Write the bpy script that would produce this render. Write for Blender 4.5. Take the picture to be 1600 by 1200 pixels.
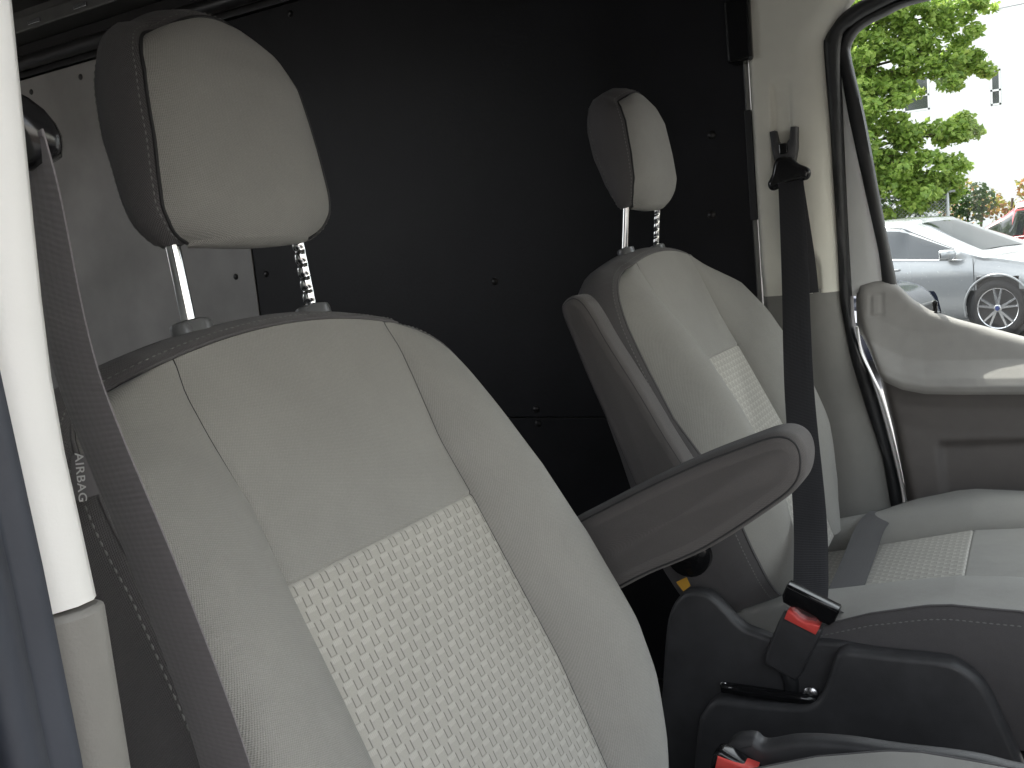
import bpy, math, random
import numpy as np
from mathutils import Matrix, Vector
random.seed(7)
rng = np.random.default_rng(7)
for o in list(bpy.data.objects):
    bpy.data.objects.remove(o)
SC = bpy.context.scene
COL = SC.collection

# ------------------------------------------------------------------ camera, world, sun, exposure
cam = bpy.data.cameras.new('camera')
cam.sensor_width = 36.0
cam.lens = 32.94
cam.clip_start = 0.01
cam.clip_end = 500
camo = bpy.data.objects.new('camera', cam)
COL.objects.link(camo)
camo.matrix_world = Matrix(((0.4822, 0.1617, -0.8609, -0.618),
                            (-0.8709, -0.0182, -0.4912, -0.611),
                            (-0.0951, 0.9867, 0.1320, 1.029),
                            (0, 0, 0, 1)))
SC.camera = camo
SUN_DIR = Vector((0.36, 0.46, 0.82)).normalized()      # towards the sun
W = bpy.data.worlds.new('World')
SC.world = W
W.use_nodes = True
wn = W.node_tree
sky = wn.nodes.new('ShaderNodeTexSky')
sky.sky_type = 'NISHITA'
sky.sun_disc = False
sky.sun_elevation = math.asin(SUN_DIR.z)
sky.sun_rotation = math.atan2(SUN_DIR.x, SUN_DIR.y)
sky.air_density = 1.0
sky.dust_density = 2.5
hs = wn.nodes.new('ShaderNodeHueSaturation')          # hazy, nearly white summer sky
hs.inputs['Saturation'].default_value = 0.20
wn.links.new(sky.outputs['Color'], hs.inputs['Color'])
wn.links.new(hs.outputs['Color'], wn.nodes['Background'].inputs['Color'])
wn.nodes['Background'].inputs['Strength'].default_value = 0.15
sun = bpy.data.lights.new('sun', 'SUN')
sun.energy = 2.6
sun.angle = math.radians(0.6)
sun.color = (1.0, 0.95, 0.88)
suno = bpy.data.objects.new('sun', sun)
COL.objects.link(suno)
suno.rotation_euler = SUN_DIR.to_track_quat('Z', 'Y').to_euler()
suno.location = (-3, 4, 9)
SC.view_settings.view_transform = 'Standard'
SC.view_settings.look = 'None'
SC.view_settings.exposure = 2.72
SC.view_settings.gamma = 1.0
SC.view_settings.use_curve_mapping = False
SC.render.engine = 'CYCLES'
SC.cycles.use_denoising = True
SC.cycles.max_bounces = 8
SC.cycles.diffuse_bounces = 5
SC.cycles.transparent_max_bounces = 12
SC.cycles.sample_clamp_indirect = 6.0


def portal(name, loc, normal, sx, sy):
    l = bpy.data.lights.new(name, 'AREA')
    l.shape = 'RECTANGLE'
    l.size = sx
    l.size_y = sy
    l.cycles.is_portal = True
    o = bpy.data.objects.new(name, l)
    COL.objects.link(o)
    o.location = loc
    o.rotation_euler = Vector(normal).to_track_quat('-Z', 'Y').to_euler()
    return o


# ------------------------------------------------------------------ materials
MATS = {}


def newmat(name):
    m = bpy.data.materials.new(name)
    m.use_nodes = True
    MATS[name] = m
    return m, m.node_tree, m.node_tree.nodes['Principled BSDF']


def N(nt, t, **kw):
    n = nt.nodes.new(t)
    for k, v in kw.items():
        if k in n.inputs.keys() if isinstance(k, str) else False:
            n.inputs[k].default_value = v
        else:
            setattr(n, k, v)
    return n


def mth(nt, op, a, b=None, c=None):
    n = nt.nodes.new('ShaderNodeMath')
    n.operation = op
    for i, v in enumerate((a, b, c)):
        if v is None:
            continue
        if isinstance(v, (int, float)):
            n.inputs[i].default_value = v
        else:
            nt.links.new(v, n.inputs[i])
    return n.outputs[0]


def simple(name, col, rough=0.5, metal=0.0, noise=0.06, nscale=30.0, bump=0.0, bscale=400.0, spec=0.5,
           coat=0.0, sheen=0.0, emit=None, trans=0.0):
    m, nt, b = newmat(name)
    tc = N(nt, 'ShaderNodeTexCoord')
    nz = N(nt, 'ShaderNodeTexNoise')
    nz.inputs['Scale'].default_value = nscale
    nz.inputs['Detail'].default_value = 5
    nt.links.new(tc.outputs['Object'], nz.inputs['Vector'])
    mr = N(nt, 'ShaderNodeMapRange')
    mr.inputs['To Min'].default_value = 1 - noise
    mr.inputs['To Max'].default_value = 1 + noise
    mr.inputs['From Min'].default_value = 0.3
    mr.inputs['From Max'].default_value = 0.7
    nt.links.new(nz.outputs['Fac'], mr.inputs['Value'])
    mx = N(nt, 'ShaderNodeMix', data_type='RGBA', blend_type='MULTIPLY')
    mx.inputs[0].default_value = 1.0
    mx.inputs[6].default_value = (*col, 1)
    nt.links.new(mr.outputs[0], mx.inputs[7])
    nt.links.new(mx.outputs[2], b.inputs['Base Color'])
    rr = N(nt, 'ShaderNodeMapRange')
    rr.inputs['To Min'].default_value = max(0.02, rough - 0.06)
    rr.inputs['To Max'].default_value = min(1, rough + 0.06)
    nt.links.new(nz.outputs['Fac'], rr.inputs['Value'])
    nt.links.new(rr.outputs[0], b.inputs['Roughness'])
    b.inputs['Metallic'].default_value = metal
    b.inputs['Specular IOR Level'].default_value = spec
    b.inputs['Coat Weight'].default_value = coat
    b.inputs['Sheen Weight'].default_value = sheen
    if bump > 0:
        n2 = N(nt, 'ShaderNodeTexNoise')
        n2.inputs['Scale'].default_value = bscale
        n2.inputs['Detail'].default_value = 3
        nt.links.new(tc.outputs['Object'], n2.inputs['Vector'])
        bp = N(nt, 'ShaderNodeBump')
        bp.inputs['Strength'].default_value = bump
        bp.inputs['Distance'].default_value = 0.001
        nt.links.new(n2.outputs['Fac'], bp.inputs['Height'])
        nt.links.new(bp.outputs[0], b.inputs['Normal'])
    return m


def fabric(name, col, pitch=0.0024, contrast=0.26, bump=0.6, big=0.05, sheen=0.15):
    """twill cloth: fine diagonal weave from the UV map (metres), faint wear on top"""
    m, nt, b = newmat(name)
    uv = N(nt, 'ShaderNodeUVMap')
    sp = N(nt, 'ShaderNodeSeparateXYZ')
    nt.links.new(uv.outputs[0], sp.inputs[0])
    x, y = sp.outputs[0], sp.outputs[1]
    a = mth(nt, 'SINE', mth(nt, 'MULTIPLY', mth(nt, 'ADD', x, mth(nt, 'MULTIPLY', y, 0.55)), 2 * math.pi / pitch))
    c = mth(nt, 'SINE', mth(nt, 'MULTIPLY', mth(nt, 'SUBTRACT', y, mth(nt, 'MULTIPLY', x, 0.4)), 2 * math.pi / (pitch * 0.8)))
    wv = mth(nt, 'MULTIPLY_ADD', mth(nt, 'MULTIPLY', a, c), 0.5, 0.5)
    tc = N(nt, 'ShaderNodeTexCoord')
    nz = N(nt, 'ShaderNodeTexNoise')
    nz.inputs['Scale'].default_value = 9
    nz.inputs['Detail'].default_value = 6
    nz.inputs['Roughness'].default_value = 0.65
    nt.links.new(tc.outputs['Object'], nz.inputs['Vector'])
    n3 = N(nt, 'ShaderNodeTexNoise')
    n3.inputs['Scale'].default_value = 900
    n3.inputs['Detail'].default_value = 2
    nt.links.new(tc.outputs['Object'], n3.inputs['Vector'])
    v = mth(nt, 'ADD', mth(nt, 'MULTIPLY', mth(nt, 'SUBTRACT', wv, 0.5), contrast),
            mth(nt, 'ADD', mth(nt, 'MULTIPLY', mth(nt, 'SUBTRACT', nz.outputs['Fac'], 0.5), big * 4),
                mth(nt, 'MULTIPLY', mth(nt, 'SUBTRACT', n3.outputs['Fac'], 0.5), contrast)))
    v = mth(nt, 'ADD', v, 1.0)
    mx = N(nt, 'ShaderNodeMix', data_type='RGBA', blend_type='MULTIPLY')
    mx.inputs[0].default_value = 1
    mx.inputs[6].default_value = (*col, 1)
    nt.links.new(v, mx.inputs[7])
    nt.links.new(mx.outputs[2], b.inputs['Base Color'])
    b.inputs['Roughness'].default_value = 0.85
    b.inputs['Specular IOR Level'].default_value = 0.25
    b.inputs['Sheen Weight'].default_value = sheen
    bp = N(nt, 'ShaderNodeBump')
    bp.inputs['Strength'].default_value = bump
    bp.inputs['Distance'].default_value = 0.0006
    nt.links.new(mth(nt, 'ADD', wv, n3.outputs['Fac']), bp.inputs['Height'])
    nw = N(nt, 'ShaderNodeTexNoise')                      # slack and slight puckering of the cover
    nw.inputs['Scale'].default_value = 16
    nw.inputs['Detail'].default_value = 3
    nt.links.new(tc.outputs['Object'], nw.inputs['Vector'])
    b2 = N(nt, 'ShaderNodeBump')
    b2.inputs['Strength'].default_value = 0.5
    b2.inputs['Distance'].default_value = 0.006
    nt.links.new(nw.outputs['Fac'], b2.inputs['Height'])
    nt.links.new(b2.outputs[0], bp.inputs['Normal'])
    nt.links.new(bp.outputs[0], b.inputs['Normal'])
    return m


def weave(name, base, light, dark):
    """basket-like jacquard: offset pale hatched bars and short dark ticks"""
    m, nt, b = newmat(name)
    uv = N(nt, 'ShaderNodeUVMap')
    sp = N(nt, 'ShaderNodeSeparateXYZ')
    nt.links.new(uv.outputs[0], sp.inputs[0])
    PW, PH = 0.0172, 0.0100
    tc = N(nt, 'ShaderNodeTexCoord')
    wob = N(nt, 'ShaderNodeTexNoise')
    wob.inputs['Scale'].default_value = 60
    nt.links.new(tc.outputs['Object'], wob.inputs['Vector'])
    dw = mth(nt, 'MULTIPLY', mth(nt, 'SUBTRACT', wob.outputs['Fac'], 0.5), 0.0012)
    q = mth(nt, 'DIVIDE', mth(nt, 'ADD', sp.outputs[1], dw), PH)
    fl = mth(nt, 'FLOOR', q)
    fq = mth(nt, 'SUBTRACT', q, fl)
    p = mth(nt, 'ADD', mth(nt, 'DIVIDE', mth(nt, 'ADD', sp.outputs[0], dw), PW), mth(nt, 'MULTIPLY', fl, 0.5))
    fp = mth(nt, 'FRACT', p)

    def band(x, lo, hi, soft):
        n1 = N(nt, 'ShaderNodeMapRange', interpolation_type='SMOOTHSTEP')
        n1.inputs['From Min'].default_value = lo - soft
        n1.inputs['From Max'].default_value = lo + soft
        nt.links.new(x, n1.inputs['Value'])
        n2 = N(nt, 'ShaderNodeMapRange', interpolation_type='SMOOTHSTEP')
        n2.inputs['From Min'].default_value = hi - soft
        n2.inputs['From Max'].default_value = hi + soft
        nt.links.new(x, n2.inputs['Value'])
        return mth(nt, 'SUBTRACT', n1.outputs[0], n2.outputs[0])
    bar = mth(nt, 'MULTIPLY', band(fq, 0.54, 0.95, 0.05), band(fp, 0.24, 0.80, 0.03))
    hatch = mth(nt, 'MULTIPLY_ADD', mth(nt, 'SINE', mth(nt, 'MULTIPLY', sp.outputs[0], 2 * math.pi / 0.0017)), 0.35, 0.65)
    barh = mth(nt, 'MULTIPLY', bar, hatch)
    # square-wave ticks
    t1 = band(fp, 0.16, 0.22, 0.02)
    t2 = band(fp, 0.80, 0.86, 0.02)
    tick = mth(nt, 'MULTIPLY', mth(nt, 'MAXIMUM', t1, t2), band(fq, 0.02, 0.80, 0.05))
    low = mth(nt, 'MULTIPLY', band(fq, -0.05, 0.07, 0.03), mth(nt, 'SUBTRACT', 1.0, band(fp, 0.2, 0.82, 0.02)))
    fibre = N(nt, 'ShaderNodeTexNoise')
    fibre.inputs['Scale'].default_value = 1500
    nt.links.new(tc.outputs['Object'], fibre.inputs['Vector'])
    c1 = N(nt, 'ShaderNodeMix', data_type='RGBA')
    c1.inputs[6].default_value = (*base, 1)
    c1.inputs[7].default_value = (*light, 1)
    nt.links.new(barh, c1.inputs[0])
    c2 = N(nt, 'ShaderNodeMix', data_type='RGBA')
    nt.links.new(c1.outputs[2], c2.inputs[6])
    c2.inputs[7].default_value = (*dark, 1)
    nt.links.new(mth(nt, 'MULTIPLY', mth(nt, 'MAXIMUM', tick, mth(nt, 'MULTIPLY', low, 0.45)), 0.92), c2.inputs[0])
    big = N(nt, 'ShaderNodeTexNoise')
    big.inputs['Scale'].default_value = 14
    nt.links.new(tc.outputs['Object'], big.inputs['Vector'])
    mul = mth(nt, 'ADD', mth(nt, 'MULTIPLY_ADD', fibre.outputs['Fac'], 0.3, 0.78), mth(nt, 'MULTIPLY', big.outputs['Fac'], 0.14))
    c3 = N(nt, 'ShaderNodeMix', data_type='RGBA', blend_type='MULTIPLY')
    c3.inputs[0].default_value = 1
    nt.links.new(c2.outputs[2], c3.inputs[6])
    nt.links.new(mul, c3.inputs[7])
    nt.links.new(c3.outputs[2], b.inputs['Base Color'])
    b.inputs['Roughness'].default_value = 0.75
    b.inputs['Specular IOR Level'].default_value = 0.3
    hgt = mth(nt, 'SUBTRACT', mth(nt, 'MULTIPLY', bar, 0.8), mth(nt, 'MULTIPLY', tick, 1.0))
    bp = N(nt, 'ShaderNodeBump')
    bp.inputs['Strength'].default_value = 0.35
    bp.inputs['Distance'].default_value = 0.0008
    nt.links.new(mth(nt, 'ADD', hgt, mth(nt, 'MULTIPLY', fibre.outputs['Fac'], 0.4)), bp.inputs['Height'])
    nt.links.new(bp.outputs[0], b.inputs['Normal'])
    return m


def webbing(name, col):
    m, nt, b = newmat(name)
    uv = N(nt, 'ShaderNodeUVMap')
    sp = N(nt, 'ShaderNodeSeparateXYZ')
    nt.links.new(uv.outputs[0], sp.inputs[0])
    x = mth(nt, 'SINE', mth(nt, 'MULTIPLY', mth(nt, 'ADD', sp.outputs[1], mth(nt, 'MULTIPLY', sp.outputs[0], 0.05)), 2 * math.pi / 0.0030))
    y = mth(nt, 'SINE', mth(nt, 'MULTIPLY', sp.outputs[0], 2 * math.pi / 0.006))
    tc = N(nt, 'ShaderNodeTexCoord')
    nz = N(nt, 'ShaderNodeTexNoise')
    nz.inputs['Scale'].default_value = 500
    nz.inputs['Detail'].default_value = 4
    nt.links.new(tc.outputs['Object'], nz.inputs['Vector'])
    h = mth(nt, 'ADD', mth(nt, 'ADD', mth(nt, 'MULTIPLY', x, 0.5), mth(nt, 'MULTIPLY', y, 0.25)), nz.outputs['Fac'])
    mx = N(nt, 'ShaderNodeMix', data_type='RGBA', blend_type='MULTIPLY')
    mx.inputs[0].default_value = 1
    mx.inputs[6].default_value = (*col, 1)
    nt.links.new(mth(nt, 'MULTIPLY_ADD', h, 0.10, 0.93), mx.inputs[7])
    nt.links.new(mx.outputs[2], b.inputs['Base Color'])
    b.inputs['Roughness'].default_value = 0.55
    b.inputs['Sheen Weight'].default_value = 0.25
    bp = N(nt, 'ShaderNodeBump')
    bp.inputs['Strength'].default_value = 0.3
    bp.inputs['Distance'].default_value = 0.0005
    nt.links.new(h, bp.inputs['Height'])
    nt.links.new(bp.outputs[0], b.inputs['Normal'])
    return m


def glassmat(name, tint=(0.92, 0.96, 0.94), refl=0.07):
    m, nt, b = newmat(name)
    out = nt.nodes['Material Output']
    nt.nodes.remove(b)
    t = N(nt, 'ShaderNodeBsdfTransparent')
    t.inputs[0].default_value = (*tint, 1)
    g = N(nt, 'ShaderNodeBsdfGlossy')
    g.inputs['Roughness'].default_value = 0.02
    fr = N(nt, 'ShaderNodeLayerWeight')
    fr.inputs['Blend'].default_value = 0.15
    k = mth(nt, 'MULTIPLY_ADD', fr.outputs['Fresnel'], 0.5, refl * 0.4)
    mx = N(nt, 'ShaderNodeMixShader')
    nt.links.new(k, mx.inputs[0])
    nt.links.new(t.outputs[0], mx.inputs[1])
    nt.links.new(g.outputs[0], mx.inputs[2])
    nt.links.new(mx.outputs[0], out.inputs['Surface'])
    return m


def leafmat(name, cols):
    m, nt, b = newmat(name)
    out = nt.nodes['Material Output']
    oi = N(nt, 'ShaderNodeUVMap')
    wn_ = N(nt, 'ShaderNodeTexWhiteNoise', noise_dimensions='2D')
    nt.links.new(oi.outputs[0], wn_.inputs['Vector'])
    cr = N(nt, 'ShaderNodeValToRGB')
    els = cr.color_ramp.elements
    els[0].color = (*cols[0], 1)
    els[1].color = (*cols[-1], 1)
    for i, c in enumerate(cols[1:-1]):
        e = els.new((i + 1) / (len(cols) - 1))
        e.color = (*c, 1)
    nt.links.new(wn_.outputs['Value'], cr.inputs[0])
    nt.links.new(cr.outputs[0], b.inputs['Base Color'])
    b.inputs['Roughness'].default_value = 0.5
    tl = N(nt, 'ShaderNodeBsdfTranslucent')
    nt.links.new(cr.outputs[0], tl.inputs[0])
    mx = N(nt, 'ShaderNodeMixShader')
    mx.inputs[0].default_value = 0.5
    nt.links.new(b.outputs[0], mx.inputs[1])
    nt.links.new(tl.outputs[0], mx.inputs[2])
    nt.links.new(mx.outputs[0], out.inputs['Surface'])
    return m


fabric('grey_cloth', (0.312, 0.307, 0.288), big=0.07)
weave('woven_cloth', (0.43, 0.418, 0.385), (0.52, 0.51, 0.475), (0.19, 0.183, 0.167))
fabric('dark_cloth', (0.112, 0.107, 0.110), contrast=0.22)
fabric('arm_cloth', (0.108, 0.101, 0.100), contrast=0.25, big=0.09)
simple('thread', (0.20, 0.20, 0.195), 0.7)
simple('dark_thread', (0.03, 0.03, 0.032), 0.7)
simple('chrome', (0.86, 0.87, 0.88), 0.09, metal=1.0, noise=0.03)
simple('collar_plastic', (0.15, 0.155, 0.16), 0.28, spec=0.6)
simple('black_plastic', (0.055, 0.055, 0.058), 0.42, bump=0.35, bscale=900, noise=0.15)
simple('gloss_black', (0.010, 0.010, 0.011), 0.16, noise=0.1)
simple('red_plastic', (0.85, 0.10, 0.085), 0.35)
simple('steel', (0.55, 0.55, 0.56), 0.25, metal=1.0)
simple('yellow_tag', (0.65, 0.36, 0.05), 0.6)
simple('cream_trim', (0.78, 0.765, 0.68), 0.5, bump=0.12, bscale=700, noise=0.02)
simple('cream_trim_lit', (0.84, 0.84, 0.82), 0.5, bump=0.1, bscale=700, noise=0.02)  # cream trim whitened; strong light from the open door put into the colour
simple('grey_trim', (0.225, 0.22, 0.205), 0.55, bump=0.25, bscale=800, noise=0.04)
simple('door_trim', (0.37, 0.36, 0.345), 0.55, bump=0.25, bscale=800, noise=0.05)
simple('door_trim_dark', (0.15, 0.138, 0.132), 0.6, bump=0.25, bscale=800, noise=0.05)
simple('body_paint', (0.80, 0.81, 0.80), 0.3, noise=0.02, coat=0.3)
simple('rubber', (0.018, 0.019, 0.021), 0.5, noise=0.15)
simple('blue_rubber', (0.050, 0.056, 0.072), 0.55, noise=0.18, nscale=14, bump=0.2, bscale=200)
simple('mauve_paint', (0.085, 0.08, 0.088), 0.5, noise=0.14, nscale=9, bump=0.1)
simple('wall_black', (0.010, 0.010, 0.012), 0.5, spec=0.25, noise=0.45, nscale=4, bump=0.35, bscale=120)
simple('wall_black_lit', (0.29, 0.282, 0.268), 0.42, noise=0.2, nscale=5, bump=0.3, bscale=120)  # lighter copy of the black panel; light on the rear wall put into the colour
simple('bare_metal', (0.125, 0.125, 0.118), 0.42, metal=0.3, noise=0.1)
simple('black_metal', (0.022, 0.021, 0.021), 0.32, noise=0.1)
simple('liner', (0.30, 0.295, 0.28), 0.9, bump=0.2)
simple('floor_mat', (0.018, 0.018, 0.019), 0.8, bump=0.4)
simple('tag_cloth', (0.21, 0.20, 0.21), 0.55)
simple('tag_print', (0.85, 0.85, 0.85), 0.6)
glassmat('window_glass', (0.71, 0.74, 0.72))
webbing('belt_web', (0.011, 0.011, 0.015))
webbing('belt_web_pale', (0.19, 0.175, 0.186))  # paler even tone for the near belt


# ------------------------------------------------------------------ mesh helpers
def tagit(o, label, cat, group=None):
    o['label'] = label
    o['category'] = cat
    if group:
        o['group'] = group
    return o


def mesh(name, v, f, mat, parent=None, smooth=True, uv=None, mats=None, fm=None, sharp=None):
    me = bpy.data.meshes.new(name)
    me.from_pydata([tuple(map(float, p)) for p in v], [], [tuple(int(i) for i in q) for q in f])
    for mm in (mats or [mat]):
        me.materials.append(MATS[mm])
    if fm is not None:
        me.polygons.foreach_set('material_index', fm)
    if smooth:
        me.polygons.foreach_set('use_smooth', [True] * len(me.polygons))
        if sharp:
            me.set_sharp_from_angle(angle=math.radians(sharp))
    if uv is not None:
        l = me.uv_layers.new(name='UVMap')
        idx = np.empty(len(me.loops), dtype=np.int32)
        me.loops.foreach_get('vertex_index', idx)
        l.data.foreach_set('uv', np.asarray(uv, dtype=np.float32)[idx].ravel())
    me.update()
    o = bpy.data.objects.new(name, me)
    COL.objects.link(o)
    if parent is not None:
        o.parent = parent
        if parent.type != 'EMPTY' or not parent.get('_local'):
            o.matrix_parent_inverse = parent.matrix_world.inverted()
    return o


def empty(name, loc, local=False):
    o = bpy.data.objects.new(name, None)
    COL.objects.link(o)
    o.location = loc
    o.matrix_world = Matrix.Translation(loc)
    o.empty_display_size = 0.1
    if local:
        o['_local'] = 1
    return o


def structure(o):
    o['kind'] = 'structure'
    return o


def grid_faces(nr, nc, off=0, flip=False, wrap=False):
    fs = []
    for r in range(nr - 1):
        for c in range(nc if wrap else nc - 1):
            c2 = (c + 1) % nc
            q = (off + r * nc + c, off + r * nc + c2, off + (r + 1) * nc + c2, off + (r + 1) * nc + c)
            fs.append(q[::-1] if flip else q)
    return fs


def crom(pts, n, closed=False):
    """Catmull-Rom through the points, n samples"""
    P = np.asarray(pts, float)
    k = len(P)
    if closed:
        ts = np.linspace(0, k, n, endpoint=False)
        g = lambda i: P[i % k]
    else:
        ts = np.linspace(0, k - 1, n)
        g = lambda i: P[i] if 0 <= i < k else (2 * P[0] - P[1] if i < 0 else 2 * P[-1] - P[-2])
    out = []
    for t in ts:
        i = int(math.floor(t))
        if not closed:
            i = min(i, k - 2)
        a = t - i
        p0, p1, p2, p3 = g(i - 1), g(i), g(i + 1), g(i + 2)
        out.append(0.5 * ((2 * p1) + (-p0 + p2) * a + (2 * p0 - 5 * p1 + 4 * p2 - p3) * a * a + (-p0 + 3 * p1 - 3 * p2 + p3) * a ** 3))
    return np.array(out)


def tube_geo(path, r, seg=8, closed=False):
    P = np.asarray(path, float)
    n = len(P)
    T = np.roll(P, -1, 0) - np.roll(P, 1, 0) if closed else np.gradient(P, axis=0)
    T /= np.linalg.norm(T, axis=1)[:, None] + 1e-12
    up = np.array([0.31, 0.22, 0.93])
    vs = []
    for i in range(n):
        a = np.cross(T[i], up)
        a /= np.linalg.norm(a)
        b = np.cross(T[i], a)
        rr = r[i] if hasattr(r, '__len__') else r
        for k in range(seg):
            an = 2 * math.pi * k / seg
            vs.append(P[i] + rr * (math.cos(an) * a + math.sin(an) * b))
    fs = []
    for i in range(n if closed else n - 1):
        j = (i + 1) % n
        for k in range(seg):
            k2 = (k + 1) % seg
            fs.append((i * seg + k, i * seg + k2, j * seg + k2, j * seg + k))
    if not closed:
        fs.append(tuple(range(seg))[::-1])
        fs.append(tuple((n - 1) * seg + k for k in range(seg)))
    return vs, fs


def tube(name, path, r, mat, parent=None, seg=8, closed=False):
    v, f = tube_geo(path, r, seg, closed)
    return mesh(name, v, f, mat, parent)


def join(parts):
    V, F = [], []
    for v, f in parts:
        o = len(V)
        V += list(v)
        F += [tuple(i + o for i in q) for q in f]
    return V, F


def box_geo(c, s, M=None):
    c = np.asarray(c, float)
    h = np.asarray(s, float) / 2
    pts = [np.array([x, y, z]) * h for x in (-1, 1) for y in (-1, 1) for z in (-1, 1)]
    if M is not None:
        pts = [np.asarray(M) @ p for p in pts]
    pts = [p + c for p in pts]
    return pts, [(0, 1, 3, 2), (4, 6, 7, 5), (0, 4, 5, 1), (2, 3, 7, 6), (0, 2, 6, 4), (1, 5, 7, 3)]


def bevelled(o, w=0.003, seg=2):
    b = o.modifiers.new('bevel', 'BEVEL')
    b.width = w
    b.segments = seg
    b.limit_method = 'ANGLE'
    b.angle_limit = math.radians(35)
    return o


def box(name, c, s, mat, parent=None, M=None, bev=0.003):
    v, f = box_geo(c, s, M)
    o = mesh(name, v, f, mat, parent, smooth=False)
    if bev:
        bevelled(o, bev)
    return o


def poly_normals(P):
    T = np.roll(P, -1, 0) - np.roll(P, 1, 0)
    T /= np.linalg.norm(T, axis=1)[:, None] + 1e-12
    nrm = np.stack([T[:, 1], -T[:, 0]], 1)
    area = 0.5 * np.sum(P[:, 0] * np.roll(P[:, 1], -1) - np.roll(P[:, 0], -1) * P[:, 1])
    return nrm if area > 0 else -nrm


def puff(name, outline, x0, x1, r, mat, parent=None, seg=4, n=None, frame=None, crown=0.0, uvs=True, smoothpts=True, sharp=None):
    """solid with a closed outline (a,b) and rounded rims between x0 and x1; frame maps (x,a,b) to space"""
    P = crom(outline, n or len(outline) * 6, closed=True) if smoothpts else np.asarray(outline, float)
    nr = poly_normals(P)
    k = len(P)
    rings = []
    for i in range(seg + 1):
        an = math.pi / 2 * i / seg
        rings.append((x0 + r * (1 - math.sin(an)), r * (1 - math.cos(an))))
    rings = [(x0 + r * (1 - math.sin(math.pi / 2 * (1 - i / seg))), r * (1 - math.cos(math.pi / 2 * (1 - i / seg)))) for i in range(seg + 1)]
    R1 = [(x0 + r - r * math.cos(math.pi / 2 * i / seg), r - r * math.sin(math.pi / 2 * i / seg)) for i in range(seg + 1)]
    R2 = [(x1 - r + r * math.sin(math.pi / 2 * i / seg), r - r * math.cos(math.pi / 2 * i / seg)) for i in range(seg + 1)]
    rings = R1 + R2
    vs, uv = [], []
    per = np.concatenate([[0], np.cumsum(np.linalg.norm(np.diff(P, axis=0), axis=1))])
    for x, ins in rings:
        Q = P - nr * ins
        for j in range(k):
            vs.append((x, Q[j, 0], Q[j, 1]))
            uv.append((Q[j, 0], Q[j, 1] + x))
    fs = grid_faces(len(rings), k, wrap=True)
    cen = P.mean(0)
    i0 = len(vs)
    vs.append((x0 - crown, cen[0], cen[1]))
    vs.append((x1 + crown, cen[0], cen[1]))
    uv += [(cen[0], cen[1])] * 2
    if crown:
        for j in range(k):
            fs.append((i0, (j + 1) % k, j))
            L = (len(rings) - 1) * k
            fs.append((i0 + 1, L + j, L + (j + 1) % k))
    else:
        fs.append(tuple(range(k))[::-1])
        L = (len(rings) - 1) * k
        fs.append(tuple(L + j for j in range(k)))
    if frame is not None:
        vs = [frame(*p) for p in vs]
    o = mesh(name, vs, fs, mat, parent, uv=uv, sharp=sharp or 50)
    # consistent outward normals
    import bmesh
    bm = bmesh.new()
    bm.from_mesh(o.data)
    bmesh.ops.recalc_face_normals(bm, faces=bm.faces)
    bm.to_mesh(o.data)
    bm.free()
    return o


def fixn(o):
    import bmesh
    bm = bmesh.new()
    bm.from_mesh(o.data)
    bmesh.ops.recalc_face_normals(bm, faces=bm.faces)
    bm.to_mesh(o.data)
    bm.free()
    return o


def lathe_geo(prof, axis, origin, seg=24):
    """prof: (radius, height along axis)"""
    ax = Vector(axis).normalized()
    a = ax.orthogonal().normalized()
    b = ax.cross(a)
    vs, fs = [], []
    for r, h in prof:
        for k in range(seg):
            t = 2 * math.pi * k / seg
            vs.append(tuple(Vector(origin) + ax * h + (a * math.cos(t) + b * math.sin(t)) * r))
    fs = grid_faces(len(prof), seg, wrap=True)
    fs.append(tuple(range(seg))[::-1])
    L = (len(prof) - 1) * seg
    fs.append(tuple(L + k for k in range(seg)))
    return vs, fs


def lathe(name, prof, axis, origin, mat, parent=None, seg=24, sharp=40):
    v, f = lathe_geo(prof, axis, origin, seg)
    o = mesh(name, v, f, mat, parent, sharp=sharp)
    return fixn(o)


def ribbon(name, path, widths, wdirs, mat, parent=None, th=0.0012, nw=7, cup=0.0):
    """flat webbing along a path; wdirs: width direction at each path point"""
    P = np.asarray(path, float)
    n = len(P)
    Wd = np.asarray(wdirs, float)
    T = np.gradient(P, axis=0)
    T /= np.linalg.norm(T, axis=1)[:, None]
    vs, uv = [], []
    s = np.concatenate([[0], np.cumsum(np.linalg.norm(np.diff(P, axis=0), axis=1))])
    rows = []
    for i in range(n):
        w = Wd[i] - T[i] * np.dot(Wd[i], T[i])
        w /= np.linalg.norm(w)
        nn = np.cross(T[i], w)
        ww = widths if not hasattr(widths, '__len__') else widths[i]
        ring = [(a, 1) for a in np.linspace(-1, 1, nw)] + [(a, -1) for a in np.linspace(1, -1, nw)]
        for a, sd in ring:
            e = 1 - 0.7 * (abs(a) ** 8)
            vs.append(P[i] + w * a * ww / 2 + nn * (sd * th * e + cup * (a * a)))
            uv.append((a * ww / 2, s[i]))
    k = 2 * nw
    fs = grid_faces(n, k, wrap=True)
    fs += [tuple(range(k))[::-1], tuple((n - 1) * k + j for j in range(k))]
    return fixn(mesh(name, vs, fs, mat, parent, uv=uv, sharp=60))


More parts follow.
